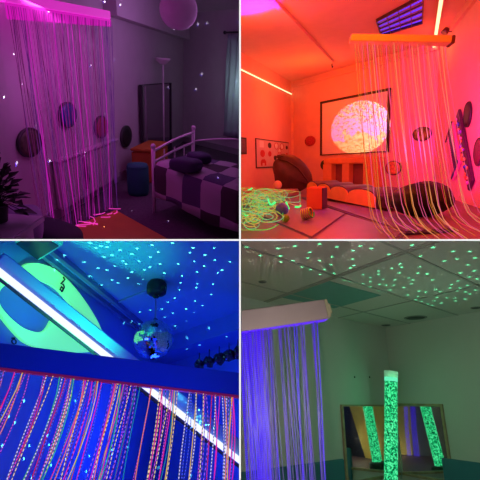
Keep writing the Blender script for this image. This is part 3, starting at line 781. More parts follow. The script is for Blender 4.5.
# prickly blue ball, green ball
def spiky(px, py, rp, mat, label):
    c = R.F(px, py + rp, 0.05); r = rp * c.y / FOC; c = R.up(R.at(px, py, c.y), 0.05 + r)
    t = thing('spiky_ball', label, 'ball', frame(c, R.Rt, R.Fw, U), 'spiky sensory balls')
    bm = bmesh.new(); ball(bm, (0, 0, 0), r * 0.94, n=26, m=16); part('core', bm, mat, t)
    bm = bmesh.new()
    for i in range(90):
        z = 1 - 2 * (i + .5) / 90; a = i * 2.39996; s = math.sqrt(1 - z * z); d = V((s * math.cos(a), s * math.sin(a), z))
        tube(bm, [d * r * 0.9, d * r * 1.04], [r * 0.05, r * 0.02], 5)
    o = part('spikes', bm, mat, t); o['kind'] = 'stuff'
spiky(282, 209.5, 6.8, paint('royal_blue_rubber', (0.06, 0.14, 0.95), 0.45), 'spiky royal blue ball on the mat beside the glowing fibres')
spiky(285.5, 218.3, 4.2, paint('lime_rubber', (0.16, 0.45, 0.03), 0.45), 'small spiky lime green ball in front of the blue ball')
# rainbow spring toy
c = R.F(307, 219.5, 0.05); r = 6.4 * c.y / FOC
m_, nt2, bb = new_mat('rainbow_plastic')
tc = nt2.nodes.new('ShaderNodeUVMap'); sp = nt2.nodes.new('ShaderNodeSeparateXYZ'); nt2.links.new(tc.outputs['UV'], sp.inputs[0])
hs = nt2.nodes.new('ShaderNodeCombineColor'); hs.mode = 'HSV'; hs.inputs[1].default_value = 0.95; hs.inputs[2].default_value = 0.8
mu = nt2.nodes.new('ShaderNodeMath'); mu.operation = 'MULTIPLY'; mu.inputs[1].default_value = 1.6
nt2.links.new(sp.outputs['Y'], mu.inputs[0])
fr = nt2.nodes.new('ShaderNodeMath'); fr.operation = 'FRACT'; nt2.links.new(mu.outputs[0], fr.inputs[0]); nt2.links.new(fr.outputs[0], hs.inputs[0])
nt2.links.new(hs.outputs[0], bb.inputs['Base Color']); bb.inputs['Roughness'].default_value = 0.4
bm = bmesh.new(); pts = []
for i in range(9 * 20 + 1):
    a = i / 20 * 2 * math.pi; pts.append(V((math.cos(a) * r * 0.78, math.sin(a) * r * 0.78, i / 180 * r * 1.5)))
tube(bm, pts, r * 0.13, 6)
o = solo('spring_toy', bm, m_, 'rainbow coloured coil spring toy lying on the mat before the cube', 'toy')
o.matrix_world = frame(R.up(c, 0.05 + r * 0.93) , R.Rt, R.Fw, U) @ Matrix.Rotation(math.radians(55), 4, 'Z') @ Matrix.Rotation(math.radians(74), 4, 'X') @ Matrix.Translation((0, 0, -r * 0.7))

# soft cube
cA = R.F(306.3, 209.5, 0.05)
s = 15.6 * cA.y / FOC / 0.97; an = math.radians(30)
dx = R.Rt * math.cos(an) - R.Fw * math.sin(an); dy = R.Rt * math.sin(an) + R.Fw * math.cos(an)
hgt = R.H(R.hit(307, 187.5, (cA, -R.Fw))) - 0.05
t = thing('foam_cube', 'red orange foam cube with a dark violet side on the purple mat', 'cube', frame(cA, dx, dy, U))
bm = bmesh.new(); box(bm, (s / 2, s * .45 , hgt / 2), (s, s * .9, hgt), bevel=0.012); part('body', bm, paint('red_foam', (0.75, 0.10, 0.04), 0.5), t)
bm = bmesh.new(); box(bm, (s + 0.004, s * .45, hgt / 2), (0.012, s * .9 - 0.02, hgt - 0.02)); part('side_panel', bm, paint('violet_side', (0.05, 0.02, 0.10), 0.5), t)

# foam hump ramp: five scallops, orange face and purple covers
fa, fb = R.F(306.5, 194, 0.05), R.F(375, 208, 0.05)
dx = fb - fa; L = dx.length; dx.normalize(); dy = U.cross(dx)
if dy.dot(R.Fw) < 0: dy = -dy
t = thing('foam_hump_ramp', 'foam ramp of four scalloped humps with orange sides and purple covers', 'soft play ramp', frame(fa, dx, dy, U))
def hz_(x): return R.H(R.hit(x, {307: 186, 375: 196}[x], (fa if x == 307 else fb, -R.Fw))) - 0.05
ends = [0.0, 0.215, 0.44, 0.695, 1.0]; D = 0.45
topz = [R.H(R.hit(x, y, ((fa + dx * L * (e0 + e1) / 2), -R.Fw))) - 0.05 for x, y, e0, e1 in ((314, 182, 0, .215), (328, 184, .215, .44), (344, 186.5, .44, .695), (364, 189.5, .695, 1))]
vall = 0.40; prof = []
for k in range(4):
    x0_, x1_ = ends[k] * L, ends[k + 1] * L
    for i in range(13):
        th = math.pi * i / 12
        lo = topz[k] * vall
        if k == 0 and i < 3: lo *= 0.85
        prof.append(((x0_ + x1_) / 2 - (x1_ - x0_) / 2 * math.cos(th), lo + (topz[k] - lo) * math.sin(th) ** 0.8))
bm = bmesh.new(); prism(bm, [V((0, 0, 0))] + [V((x, 0, z)) for x, z in prof] + [V((L, 0, 0))], (0, D, 0)); part('foam_body', bm, paint('orange_foam', (0.90, 0.33, 0.07), 0.55), t)
pc2 = paint('purple_cover', (0.08, 0.03, 0.10), 0.45, var=0.15)
for k in range(4):
    pp = prof[k * 13:(k + 1) * 13]
    bm = bmesh.new(); rows = []
    up_ = [V((x, 0, z)) for x, z in pp]
    poly = [p + V((0, 0.015, 0.0)) for p in up_] + [p + V((0, 0.015, 0.02)) for p in reversed(up_)]
    prism(bm, poly, (0, D - 0.02, 0)); part('top_cover', bm, pc2, t)
bm = bmesh.new(); box(bm, (L + 0.006, D / 2, topz[3] * 0.3), (0.014, D - 0.02, topz[3] * 0.6)); part('end_cover', bm, pc2, t)

# right wall panels
def wall_item(W, p_top, p_bot, wpx, depth, name, label, cat):
    """a long panel mounted on a wall between two points"""
    a, b = R.hit(*p_top, W) + W[1] * 0.012, R.hit(*p_bot, W) + W[1] * 0.012
    z = (a - b).normalized(); y = W[1]; x = y.cross(z).normalized(); z = x.cross(y) if x.cross(y).dot(z) > 0 else z
    return thing(name, label, cat, frame(b, x, y, z)), (a - b).length
wmid = R.hit(449, 150, RWr)
def wpx_m(W, x, y, dxp): return (R.hit(x + dxp / 2, y, W) - R.hit(x - dxp / 2, y, W)).length
t, Ln = wall_item(RWr, (452.5, 131.5), (459, 172), 0, 0, 'piano_wall_panel', 'pink sensory wall panel with a column of dark keys beside the strands', 'sensory panel')
wI = wpx_m(RWr, 455, 150, 7)
bm = bmesh.new(); box(bm, (0, 0.02, Ln / 2), (wI, 0.04, Ln), bevel=0.008); part('board', bm, paint('pink_board', (0.75, 0.25, 0.4), 0.5), t)
for k in range(14):
    bm = bmesh.new(); box(bm, (-wI * 0.16, 0.045, Ln * (0.13 + 0.82 * k / 14)), (wI * 0.42, 0.014, Ln * 0.04), bevel=0.003); part('key', bm, paint('dark_key', (0.06, 0.02, 0.10), 0.4), t)
bm = bmesh.new(); box(bm, (0, 0.045, Ln * 0.05), (wI * 0.9, 0.02, Ln * 0.05), bevel=0.004); part('control_box', bm, paint('control_teal', (0.03, 0.10, 0.16), 0.4), t)
bm = bmesh.new(); box(bm, (0, 0.045, Ln * 0.985), (wI, 0.02, Ln * 0.03)); part('end_cap', bm, blk, t)
t, Ln = wall_item(RWr, (460.5, 114), (474, 186), 0, 0, 'beaded_wall_panel', 'long dark wall panel of colourful beads and rings at the right edge', 'sensory panel')
wI = wpx_m(RWr, 467, 150, 4.2)
bm = bmesh.new(); box(bm, (0, 0.02, Ln / 2), (wI, 0.04, Ln), bevel=0.01); part('board', bm, paint('plum_board', (0.07, 0.015, 0.06), 0.5), t)
rg = random.Random(5)
bc = [paint('bead_' + n, c, 0.35) for n, c in (('red', (.6, .03, .04)), ('gold', (.7, .5, .05)), ('violet', (.22, .05, .5)), ('blue', (.04, .12, .5)), ('pink', (.8, .2, .5)))]
for k in range(26):
    bm = bmesh.new(); z = Ln * (0.06 + 0.88 * k / 25); rr = 0.024 * rg.uniform(0.8, 1.3); xx = rg.uniform(-0.28, 0.28) * wI
    if k % 7 == 3: tube(bm, [(xx + rr * 1.4 * math.cos(a), 0.06, z + rr * 1.4 * math.sin(a)) for a in [6.283 * i / 14 for i in range(15)]], rr * 0.3, 6); part('ring', bm, bc[1], t)
    else: ball(bm, (xx, 0.05, z), rr, (1, 0.7, 1), 12, 8); part('bead', bm, rg.choice(bc), t)

# fibre bar with its hanging strands
YB = 4.0
e0, e1 = R.at(351, 37.5, YB), R.at(452, 39, YB - 0.1)
ed = (e1 - e0).normalized(); eup = (U - ed * U.dot(ed)).normalized(); eb = ed.cross(eup)
if eb.dot(R.Fw) < 0: eb = -eb
hb = 3.4 * YB / FOC; L = (e1 - e0).length
t = thing('fibre_optic_curtain', 'orange lit ceiling bar with long curving fibre strands across the picture screen', 'light curtain', frame(e0, ed, eb, eup))
bm = bmesh.new(); box(bm, (L / 2, 0.06, 0), (L, 0.14, hb * 2), bevel=0.006); part('header_bar', bm, paint('bar_paint', (0.92, 0.52, 0.34), 0.5), t)
bm = bmesh.new(); box(bm, (L + 0.012, 0.06, -0.004), (0.03, 0.15, hb * 2.3), bevel=0.006); part('end_cap', bm, paint('bar_cap', (0.12, 0.03, 0.05), 0.5), t)
for a in ():
    bm = bmesh.new(); tt = R.up(e0 + ed * L * a + eb * 0.08, HC - 0.01); tube(bm, [e0 + ed * L * a + eb * 0.08 + eup * hb, tt], 0.006, 6); part('hanger', bm, al, t, True)
scol = [glow('peach_fibre', (1.0, 0.36, 0.16), 0.7), glow('gold_fibre', (1.0, 0.33, 0.05), 0.5), glow('red_fibre', (1.0, 0.04, 0.10), 0.8), glow('rose_fibre', (1.0, 0.12, 0.35), 0.7)]
rg = random.Random(21)
NS = 33
for k in range(NS):
    s = (k + rg.uniform(0.2, 0.8)) / NS
    x0 = 354 + 92 * s ; Yk = YB + rg.uniform(0.0, 0.14)
    bx = 386 + 112 * s + rg.uniform(-9, 9); by = rg.uniform(229, 242) - (10 * s if s > .8 else 0); Yb = YB - rg.uniform(0.0, 0.35)
    if s > 0.55 and rg.random() < 0.5: bx += rg.uniform(0, 14)
    p0 = R.at(x0, 41, Yk) ; p3 = R.F(bx, by, 0.06)
    Hh = R.H(p0)
    hv = p3 - p0; hv -= U * hv.dot(U)
    pts = []
    for i in range(15):
        f = i / 14
        if f < 0.86:
            g_ = f / 0.86; pts.append(p0 - U * (Hh - 0.06) * (g_ ** 0.97) * 0.985 + hv * (0.62 * g_ ** 1.12))
        else:
            g_ = (f - 0.86) / 0.14; pts.append(p0 - U * (Hh - 0.06) * (0.985 + 0.015 * g_) + hv * (0.62 + 0.38 * g_))
    # smooth the turn at the floor
    for _ in range(2):
        pts = [pts[0]] + [(pts[i - 1] + pts[i] * 2 + pts[i + 1]) / 4 for i in range(1, len(pts) - 1)] + [pts[-1]]
    bm = bmesh.new(); tube(bm, pts, 0.0022 if rg.random() < .7 else 0.0031, 5); part('strand', bm, rg.choice(scol), t, True)
# small lamp on a bracket at the bar's end
pb_ = R.hit(452, 31, RWr)
t = thing('wall_spotlight', 'small dark spotlight on the right wall just above the bar end', 'spotlight', frame(pb_, -rn, R.Fw, U))
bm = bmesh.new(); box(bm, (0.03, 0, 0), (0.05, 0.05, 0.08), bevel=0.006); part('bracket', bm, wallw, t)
dl = (R.at(444, 32, pb_.y) - pb_)
bm = bmesh.new(); tube(bm, [pb_ - rn * 0.04, pb_ + dl * 0.7], 0.014, 8); part('arm', bm, kp, t, True)
bm = bmesh.new(); tube(bm, [pb_ + dl * 0.6 + U * 0.04, pb_ + dl * 1.0 - U * 0.02 ], [0.045, 0.055], 14); part('lamp_head', bm, paint('spot_brown', (0.10, 0.03, 0.02), 0.4), t, True)

# heap of glowing fibres over the left pad
t = thing('fibre_optic_tangle', 'tangled heap of green and yellow glowing fibres spilling over the left pad', 'fibre lights', frame(R.F(250, 212, 0.05), R.Rt, R.Fw, U))
tcol = [glow('green_fibre', (0.10, 0.75, 0.10), 0.7), glow('lime_fibre', (0.55, 0.70, 0.08), 0.6), glow('amber_fibre', (0.9, 0.50, 0.10), 0.65), glow('mint_fibre', (0.2, 0.8, 0.35), 0.6)]
rg = random.Random(33)
def pad_h(x, y): return 0.14 if (y < 205 - (x - 225) * 0.22) else 0.06
for k in range(92):
    x, y = (rg.uniform(242, 264), rg.uniform(190, 224)) if k % 3 else (rg.uniform(250, 286), rg.uniform(189, 203))
    cx, cy = x, y; a = rg.uniform(0, 6.28); pts = []
    turn = rg.choice([-1, 1]) * rg.uniform(0.25, 0.6); stp = rg.uniform(2.2, 4.2)
    for i in range(15):
        e = pad_h(cx, cy) + 0.02 + 0.07 * abs(math.sin(i * 0.7 + k)) * rg.uniform(0.3, 1)
        pts.append(R.F(cx, cy, e))
        a += turn * rg.uniform(0.3, 1.3)
        cx += math.cos(a) * stp; cy += math.sin(a) * stp * 0.5 
        cy = min(max(cy, 188 + max(0, cx - 262) * .1), 230); cx = min(max(cx, 241.8), 300)
    if pts[-1].x < 0.05 and max(p.x for p in pts) < 0.03: continue
    bm = bmesh.new(); tube(bm, pts, rg.choice([0.0026, 0.0038]), 5); part('fibre', bm, rg.choice(tcol), t, True)
for (x, y, e) in ((275.5, 202, .2), (270, 204, .12), (289, 209, .06), (295, 207, .09), (248, 190, .2), (244, 214, .08)):
    p = R.F(x, y, e); d = V((rg.uniform(-1, 1), 0.3, rg.uniform(-.5, 1))).normalized() * 0.05
    bm = bmesh.new(); tube(bm, [p, p + d, p + d * 1.6 + U * 0.02], 0.012, 6); part('glowing_tip', bm, glow('green_tip', (0.05, 1.0, 0.25), 1.1), t, True)

# light: led wash and added orange fills, magenta wash on the right, violet pool on the ceiling left
OR = (1.0, 0.13, 0.004)
lamp('orange_wash', 'AREA', R.P(345, 232, 2.5), 55, OR, 1.3, R.F(330, 215, 0))
lamp('ceiling_wash', 'POINT', R.P(335, 213, 1.1), 34, (1.0, 0.05, 0.02), 0.3)
lamp('left_led_wash', 'POINT', R.P(266, 206, 2.2), 18, OR, 0.25)
lamp('back_wash', 'POINT', CL + bd * 1.9 + bn * 1.2 + U * 2.0, 40, (1.0, 0.11, 0.012), 0.25)  # orange lamp in front of the back wall
lamp('floor_wash', 'POINT', R.P(350, 216, 0.8), 7, (1.0, 0.06, 0.40), 0.3)
lamp('pink_wash', 'SPOT', R.at(405, 150, 3.4), 900, (1.0, 0.006, 0.46), 0.1, R.hit(464, 125, RWr), 50, 1.0)
lamp('front_fill', 'POINT', R.at(300, 130, 2.5), 26, (1.0, 0.10, 0.012), 0.2)  # added fill near the viewer for the bar and front faces, no led here
lamp('violet_spot', 'SPOT', R.P(285, 207, 1.2), 950, (0.35, 0.005, 1.0), 0.05, R.F(243, 2, HC), 40, 1.0)
lamp('right_led_wash', 'POINT', rb - U * 0.25 - rd * 0.8 - R.Rt * 0.15, 5, (1.0, 0.10, 0.02), 0.15)
# =================================================================== lower left: blue ultraviolet room, seen looking up
CUR = R = Room(470, 0.0, 1.4, -1, -1)
U = R.U; HC = 2.6
bluew = paint('blue_room_paint', (0.18, 0.27, 0.6), 0.65, var=0.04)
bluew2 = paint('blue_room_ceiling', (0.25, 0.40, 0.6), 0.7, var=0.05, scale=2)
a1, a2 = R.F(37, 250, HC), R.F(120, 315, HC)
LWb = R.wall(R.base(a1), R.base(a2)); lbn = LWb[1]; lbd = LWb[2]
if lbd.dot(R.Fw) < 0: lbd = -lbd
Kc = R.base(R.hit(165, 351, LWb)); 
k2 = R.base(R.F(240, 326, HC)); kd = (k2 - Kc).normalized()
BWb = R.wall(Kc, k2); bbn = BWb[1]
slab('wall_left.002', R, Kc + lbd * 0.3, -lbd, lbn, 7.0, -0.5, HC + 0.05, bluew)
slab('wall_back.001', R, Kc - kd * 0.3, kd, bbn, 5.0, -0.5, HC + 0.05, bluew)
flat('ceiling.002', R, HC, -3.5, 3.0, 0.6, 8, bluew2)
# ceiling edge trunking, soffit along the back wall, ceiling batten
trk = paint('blue_trunking', (0.16, 0.2, 0.34), 0.6)
for off, zz in ((0.0, 0.0), (0.09, 0.0)):
    bm = bmesh.new(); s0 = Kc - lbd * 6 + lbn * (0.01 + off)
    prism(bm, [s0 + U * (HC - .035), s0 + lbd * 6 + U * (HC - .035), s0 + lbd * 6 + U * HC, s0 + U * HC], lbn * 0.03); struct('trim_6' if off == 0 else 'trim_7', bm, trk)
bm = bmesh.new(); s0 = Kc + kd * 0.0
prism(bm, [s0 + U * (HC - .16), s0 + kd * 4 + U * (HC - .16), s0 + kd * 4 + U * HC, s0 + U * HC], bbn * 0.3); struct('beam.001', bm, bluew)
p, q_ = R.F(112, 304, HC), R.F(150, 289, HC); x = (q_ - p).cross(U).normalized()
bm = bmesh.new(); prism(bm, [p - x * .012, q_ - x * .012, q_ + x * .012, p + x * .012], -U * 0.012); struct('trim_8', bm, bluew2)

# framed panel at the ceiling's upper left
c = [R.F(x, y, HC) for x, y in ((37.5, 255), (12, 237), (40, 222), (64, 238))]
t = thing('ceiling_panel', 'dark ceiling panel with a glowing teal edge at the top of the blue room', 'ceiling panel', frame(c[0], R.Rt, R.Fw, U))
cc = sum(c, V()) / 4
bm = bmesh.new(); prism(bm, c, -U * 0.05); part('frame', bm, glow('teal_edge', (0.02, 0.75, 0.55), 0.22, (0.2, 0.6, 0.5)), t, True)
bm = bmesh.new(); prism(bm, [cc + (p - cc) * 0.86 - U * 0.05 for p in c], -U * 0.006); part('panel', bm, paint('panel_dark', (0.03, 0.05, 0.09), 0.4), t, True)

# big fluorescent green ring on the left wall
def zpt(x, y): return (x / 4, 240 + y / 4)
outer = [(70, 120), (85, 100), (110, 92), (150, 95), (200, 112), (250, 150), (300, 205), (350, 275), (385, 335), (405, 385), (402, 425), (370, 448), (290, 452), (200, 445), (95, 421), (45, 372), (0, 318), (-30, 270), (-45, 210), (-30, 160), (10, 128)]
inner = [(115, 160), (160, 165), (210, 190), (250, 230), (285, 280), (290, 305), (265, 315), (225, 310), (195, 318), (183, 345), (165, 368), (130, 372), (80, 355), (40, 325), (5, 290), (-20, 255), (-25, 220), (-5, 185), (50, 163)]
def smooth_loop(pts, n=3):
    for _ in range(n):
        o = []
        for i in range(len(pts)):
            a, b = pts[i], pts[(i + 1) % len(pts)]
            o += [(a[0] * .75 + b[0] * .25, a[1] * .75 + b[1] * .25), (a[0] * .25 + b[0] * .75, a[1] * .25 + b[1] * .75)]
        pts = o
    return pts
def resample(pts, n):
    L = [0]
    for i in range(len(pts)): L.append(L[-1] + math.dist(pts[i], pts[(i + 1) % len(pts)]))
    o = []; j = 0
    for k in range(n):
        d = L[-1] * k / n
        while L[j + 1] < d: j += 1
        f = (d - L[j]) / max(1e-9, L[j + 1] - L[j]); a, b = pts[j], pts[(j + 1) % len(pts)]
        o.append((a[0] + (b[0] - a[0]) * f, a[1] + (b[1] - a[1]) * f))
    return o
N = 96
rc = V((150, 270))
oo = smooth_loop(outer, 2); ii = smooth_loop(inner, 2)
def polar(pts, c, n):
    """the outline where each of n rays from c leaves it"""
    res = []
    for k in range(n):
        a = 2 * math.pi * k / n; d = V((math.cos(a), math.sin(a))); best = None
        for i in range(len(pts)):
            p, q = V(pts[i]), V(pts[(i + 1) % len(pts)]); e = q - p; den = d.x * e.y - d.y * e.x
            if abs(den) < 1e-9: continue
            w = p - V(c); tt = (w.x * e.y - w.y * e.x) / den; uu = (w.x * d.y - w.y * d.x) / den
            if 0 <= uu <= 1 and tt > 0 and (best is None or tt > best): best = tt
        res.append((c[0] + d.x * best, c[1] + d.y * best))
    return res
pc3 = (110, 265)
po, pi_ = polar(oo, pc3, N), polar(ii, pc3, N)
gc = R.hit(*zpt(120, 260), LWb)
t = thing('wall_ring', 'big glowing green ring shape on the blue wall behind the light tube', 'wall decoration', frame(gc, lbd, lbn, U))
bm = bmesh.new(); th = 0.02
A = [bm.verts.new(R.hit(*zpt(*p), LWb) + lbn * (0.004 + th)) for p in po]; B = [bm.verts.new(R.hit(*zpt(*p), LWb) + lbn * (0.004 + th)) for p in pi_]
A2 = [bm.verts.new(v.co - lbn * th) for v in A]; B2 = [bm.verts.new(v.co - lbn * th) for v in B]
for k in range(N):
    k2_ = (k + 1) % N
    bm.faces.new((A[k], A[k2_], B[k2_], B[k])); bm.faces.new((A2[k], B2[k], B2[k2_], A2[k2_]))
    bm.faces.new((A[k], A2[k], A2[k2_], A[k2_])); bm.faces.new((B[k], B[k2_], B2[k2_], B2[k]))
part('ring', bm, glow('fluorescent_green', (0.13, 0.85, 0.22), 0.85, (0.3, 0.9, 0.4)), t, True)
dk = paint('dark_cord', (0.01, 0.02, 0.05), 0.6)
bm = bmesh.new()
sq = [(228, 208), (236, 196), (228, 188), (222, 200), (232, 206), (240, 190), (235, 178), (226, 176), (234, 168), (242, 160), (236, 150)]
tube(bm, [R.hit(*zpt(*p), LWb) + lbn * 0.032 for p in sq], 0.006, 6); part('hanging_cord', bm, dk, t, True)
ec = R.hit(*zpt(43, 407), LWb) + lbn * 0.02
t = thing('wall_hook', 'small dark ring hook low on the blue wall beside the green ring', 'hook', frame(ec, lbd, lbn, U))
bm = bmesh.new(); tube(bm, [ec + lbd * (0.018 * math.cos(a)) + U * (0.012 * math.sin(a)) for a in [6.283 * i / 16 for i in range(17)]], 0.004, 6); part('ring', bm, dk, t, True)
bm = bmesh.new(); tube(bm, [ec + U * .012, ec + U * .02, ec + U * .02 - lbn * 0.02], 0.004, 6); part('screw', bm, dk, t, True)

# long light tube in its channel
def near_wall(x, y, off): return R.hit(x, y, (LWb[0] + lbn * off, lbn))
g0, g1 = near_wall(-8, 266, 0.14), R.at(243, 463, 3.1)
gd = (g1 - g0).normalized(); gx = gd.cross((CAM - (g0 + g1) / 2)).normalized()
if gx.z < 0: gx = -gx
gn_ = gx.cross(gd); gn_ = gn_ if gn_.dot(CAM - g0) > 0 else -gn_
t = thing('light_tube', 'long white glowing tube light crossing the blue wall and running on behind the strands', 'tube light', frame(g0, gd, gx, gd.cross(gx)))
wt = 0.0175
def strip(a, b, z0, z1): return [g0 + gx * a * (1) + gn_ * z0, g1 + gx * a * 1.35 + gn_ * z0, g1 + gx * b * 1.35 + gn_ * z0, g0 + gx * b + gn_ * z0]
bm = bmesh.new(); prism(bm, strip(0.012, 0.082, 0.0, 0), -gn_ * 0.06, 0.004); part('housing', bm, paint('tube_housing', (0.25, 0.45, 0.85), 0.5), t, True)
bm = bmesh.new(); prism(bm, strip(-0.034, -0.019, 0.004, 0), -gn_ * 0.05); part('dark_edge', bm, paint('tube_edge', (0.03, 0.03, 0.06), 0.5), t, True)
bm = bmesh.new(); pts = [g0 + (g1 - g0) * (i / 10) + gn_ * 0.012 for i in range(11)]
tube(bm, pts, [0.0165 + 0.004 * i / 10 for i in range(11)], 12); part('tube', bm, glow('white_tube', (0.78, 0.82, 1.0), 1.25), t, True)

# mirror ball on its motor
mp = R.F(157.5, 281.5, HC)
t = thing('ball_motor', 'black round ceiling motor that turns the mirror ball', 'motor', frame(mp, R.Rt, R.Fw, U))
bmk = paint('motor_black', (0.008, 0.01, 0.012), 0.45)
mr = 10.0 * mp.y / FOC
bm = bmesh.new(); lathe(bm, [(0, 0), (mr * 0.75, 0), (mr * 0.95, -0.02), (mr, -0.05), (mr * 0.95, -0.09), (mr * 0.7, -0.105), (0, -0.11)], None, 28); part('housing', bm, bmk, t)
bm = bmesh.new(); lathe(bm, [(0, -0.1), (0.02, -0.1), (0.02, -0.125), (0, -0.13)], None, 12); part('spindle', bm, bmk, t)
bm = bmesh.new(); box(bm, (mr * 0.6, -mr * 0.5, -0.07), (0.05, 0.04, 0.05), bevel=0.008); part('cap', bm, bmk, t)
yb = mp.y - 0.02
bc_ = R.at(153.6, 339.5, yb); br = 20.6 * yb / FOC / 1.03
t = thing('mirror_ball', 'mirror ball of small square facets hanging from the black ceiling motor', 'mirror ball', frame(bc_, R.Rt, R.Fw, U))
bm = bmesh.new(); ball(bm, (0, 0, 0), br * 0.975, n=40, m=24); part('core', bm, paint('ball_core', (0.04, 0.06, 0.10), 0.5), t)
m_, nt3, bb = new_mat('mirror_facets')
bb.inputs['Metallic'].default_value = 1.0; bb.inputs['Roughness'].default_value = 0.06
gi = nt3.nodes.new('ShaderNodeNewGeometry'); rr_ = nt3.nodes.new('ShaderNodeValToRGB')
rr_.color_ramp.elements[0].color = (0.55, 0.65, 0.7, 1); rr_.color_ramp.elements[1].color = (1, 1, 1, 1)
nt3.links.new(gi.outputs['Random Per Island'], rr_.inputs['Fac']); nt3.links.new(rr_.outputs['Color'], bb.inputs['Base Color'])
bm = bmesh.new(); rg = random.Random(2); NL = 32
for i in range(NL):
    th0, th1 = math.pi * i / NL, math.pi * (i + 1) / NL; thm = (th0 + th1) / 2
    n = max(3, int(2 * NL * math.sin(thm)))
    for k in range(n):
        a = 2 * math.pi * (k + .5) / n
        d = V((math.sin(thm) * math.cos(a), math.sin(thm) * math.sin(a), math.cos(thm)))
        e1_ = V((-math.sin(a), math.cos(a), 0)); e2_ = d.cross(e1_)
        w = br * math.pi / NL * 0.46; j = (e1_ * rg.uniform(-.05, .05) + e2_ * rg.uniform(-.05, .05))
        dd = (d + j).normalized(); f1 = (e1_ - dd * e1_.dot(dd)).normalized(); f2 = dd.cross(f1)
        cpt = d * br * 0.985
        bm.faces.new([bm.verts.new(cpt + f1 * w * sx_ + f2 * w * sy_) for sx_, sy_ in ((-1, -1), (1, -1), (1, 1), (-1, 1))])
fo = part('facets', bm, m_, t)
bm = bmesh.new(); lathe(bm, [(0, br * 1.06), (0.016, br * 1.06), (0.018, br * 0.97), (0, br * 0.97)], None, 12); part('cap', bm, bmk, t)
ch0 = mp - U * 0.131; ch1 = bc_ + U * br * 1.075
t2 = thing('hanging_chain', 'thin chain between the black motor and the mirror ball', 'chain', frame(ch1, R.Rt, R.Fw, U))
bm = bmesh.new(); nl = 14; sil = paint('chain_steel', (0.35, 0.4, 0.45), 0.3, metal=0.9)
cd_ = (ch0 - ch1); st_ = cd_.length / nl; cx_ = cd_.normalized().orthogonal().normalized(); cy_ = cd_.normalized().cross(cx_)
for k in range(nl):
    m0_ = ch1 + cd_ * ((k + .5) / nl); e_ = cx_ if k % 2 else cy_
    tube(bm, [m0_ + cd_.normalized() * (st_ * .62 * math.sin(a)) + e_ * (0.006 * math.cos(a)) for a in [6.283 * i / 10 for i in range(11)]], 0.0018, 5)
part('links', bm, sil, t2, True)

# glittery garland lumps under the soffit, right
rg = random.Random(8)
gm = paint('dark_tinsel', (0.05, 0.04, 0.09), 0.25, metal=0.7, var=0.8, scale=60)
for k, (x, y, r) in enumerate(((199, 362, 6), (209, 359, 6.5), (219, 356, 7), (229, 352.5, 7), (238, 349.5, 7))):
    P = R.at(x, y + 3, 3.05); rr = r * P.y / FOC * 0.84
    lab = ['first dark glittery bauble hanging under the soffit, nearest the mirror ball', 'second dark glittery bauble from the mirror ball under the soffit', 'middle one of five dark glittery baubles under the soffit', 'fourth dark glittery bauble from the mirror ball under the soffit', 'last dark glittery bauble in the row, cut by the right border of the blue room'][k]
    t = thing('glitter_bauble', lab, 'bauble', frame(P, R.Rt, R.Fw, U), 'dark glittery baubles under the soffit')
    bm = bmesh.new(); ball(bm, (0, 0, 0), rr, (1, 1, 1), 14, 9, 0.14, k); part('bauble', bm, gm, t)
    bm = bmesh.new(); tube(bm, [(0, 0, rr * 0.9), (0, 0, rr * 1.3 + 0.04)], 0.004, 5); part('loop', bm, dk, t)

# header board with its many coloured strands
h0, h1 = R.at(-12, 353.5, 1.9), R.at(252, 385.5, 2.08)
hd = (h1 - h0).normalized(); hn = -R.Fw; hn = (hn - hd * hn.dot(hd)).normalized(); hu = hd.cross(hn); hu = hu if hu.dot(U) > 0 else -hu
Lh = (h1 - h0).length; hh = 11.2 * 1.99 / FOC
t = thing('fibre_optic_curtain', 'blue lit header board with many coloured sparkling fibre strands hanging below the mirror ball', 'light curtain', frame(h0, hd, hn, hu))
bm = bmesh.new(); prism(bm, [h0 - hu * hh, h1 - hu * hh, h1 + hu * hh, h0 + hu * hh], -hn * 0.05, 0.003); part('header_board', bm, paint('header_violet', (0.05, 0.13, 0.42), 0.55, var=0.03), t, True)
bm = bmesh.new(); prism(bm, [h0 - hu * (hh + .010), h1 - hu * (hh + .010), h1 - hu * hh, h0 - hu * hh], -hn * 0.04); part('strand_rail', bm, glow('rail_glow', (0.35, 0.01, 0.12), 0.35), t, True)
S = 0.75
smats = [glow('yellow_fibre', (0.95, 0.60, 0.06), S), glow('magenta_fibre', (0.95, 0.02, 0.42), S), glow('orange_fibre', (1.0, 0.25, 0.05), S), glow('green_side_fibre', (0.06, 0.75, 0.30), S * .7), glow('cyan_fibre', (0.02, 0.42, 0.65), S * .6), glow('red_side_fibre', (0.85, 0.02, 0.10), S * .9),
         dashed('white_sparkle', (0.80, 0.72, 1.0), 0.9, 72, 0.5), dashed('magenta_sparkle', (0.85, 0.10, 0.80), 0.8, 78, 0.55), dashed('blue_sparkle', (0.10, 0.15, 1.0), 0.9, 75, 0.5), dashed('violet_sparkle', (0.45, 0.15, 1.0), 0.8, 50, 0.5), dashed('gold_sparkle', (1.0, 0.7, 0.3), 0.95, 55, 0.6), glow('violet_side_fibre', (0.25, 0.03, 0.6), S * .6)]
wts = [7, 11, 5, 7, 6, 5, 9, 8, 10, 9, 6, 7]
rg = random.Random(44)
clumps = [4, 12, 22, 30, 46, 60, 70, 84, 93, 112, 120, 134, 143, 160, 170, 180, 190, 204, 214, 222, 232]
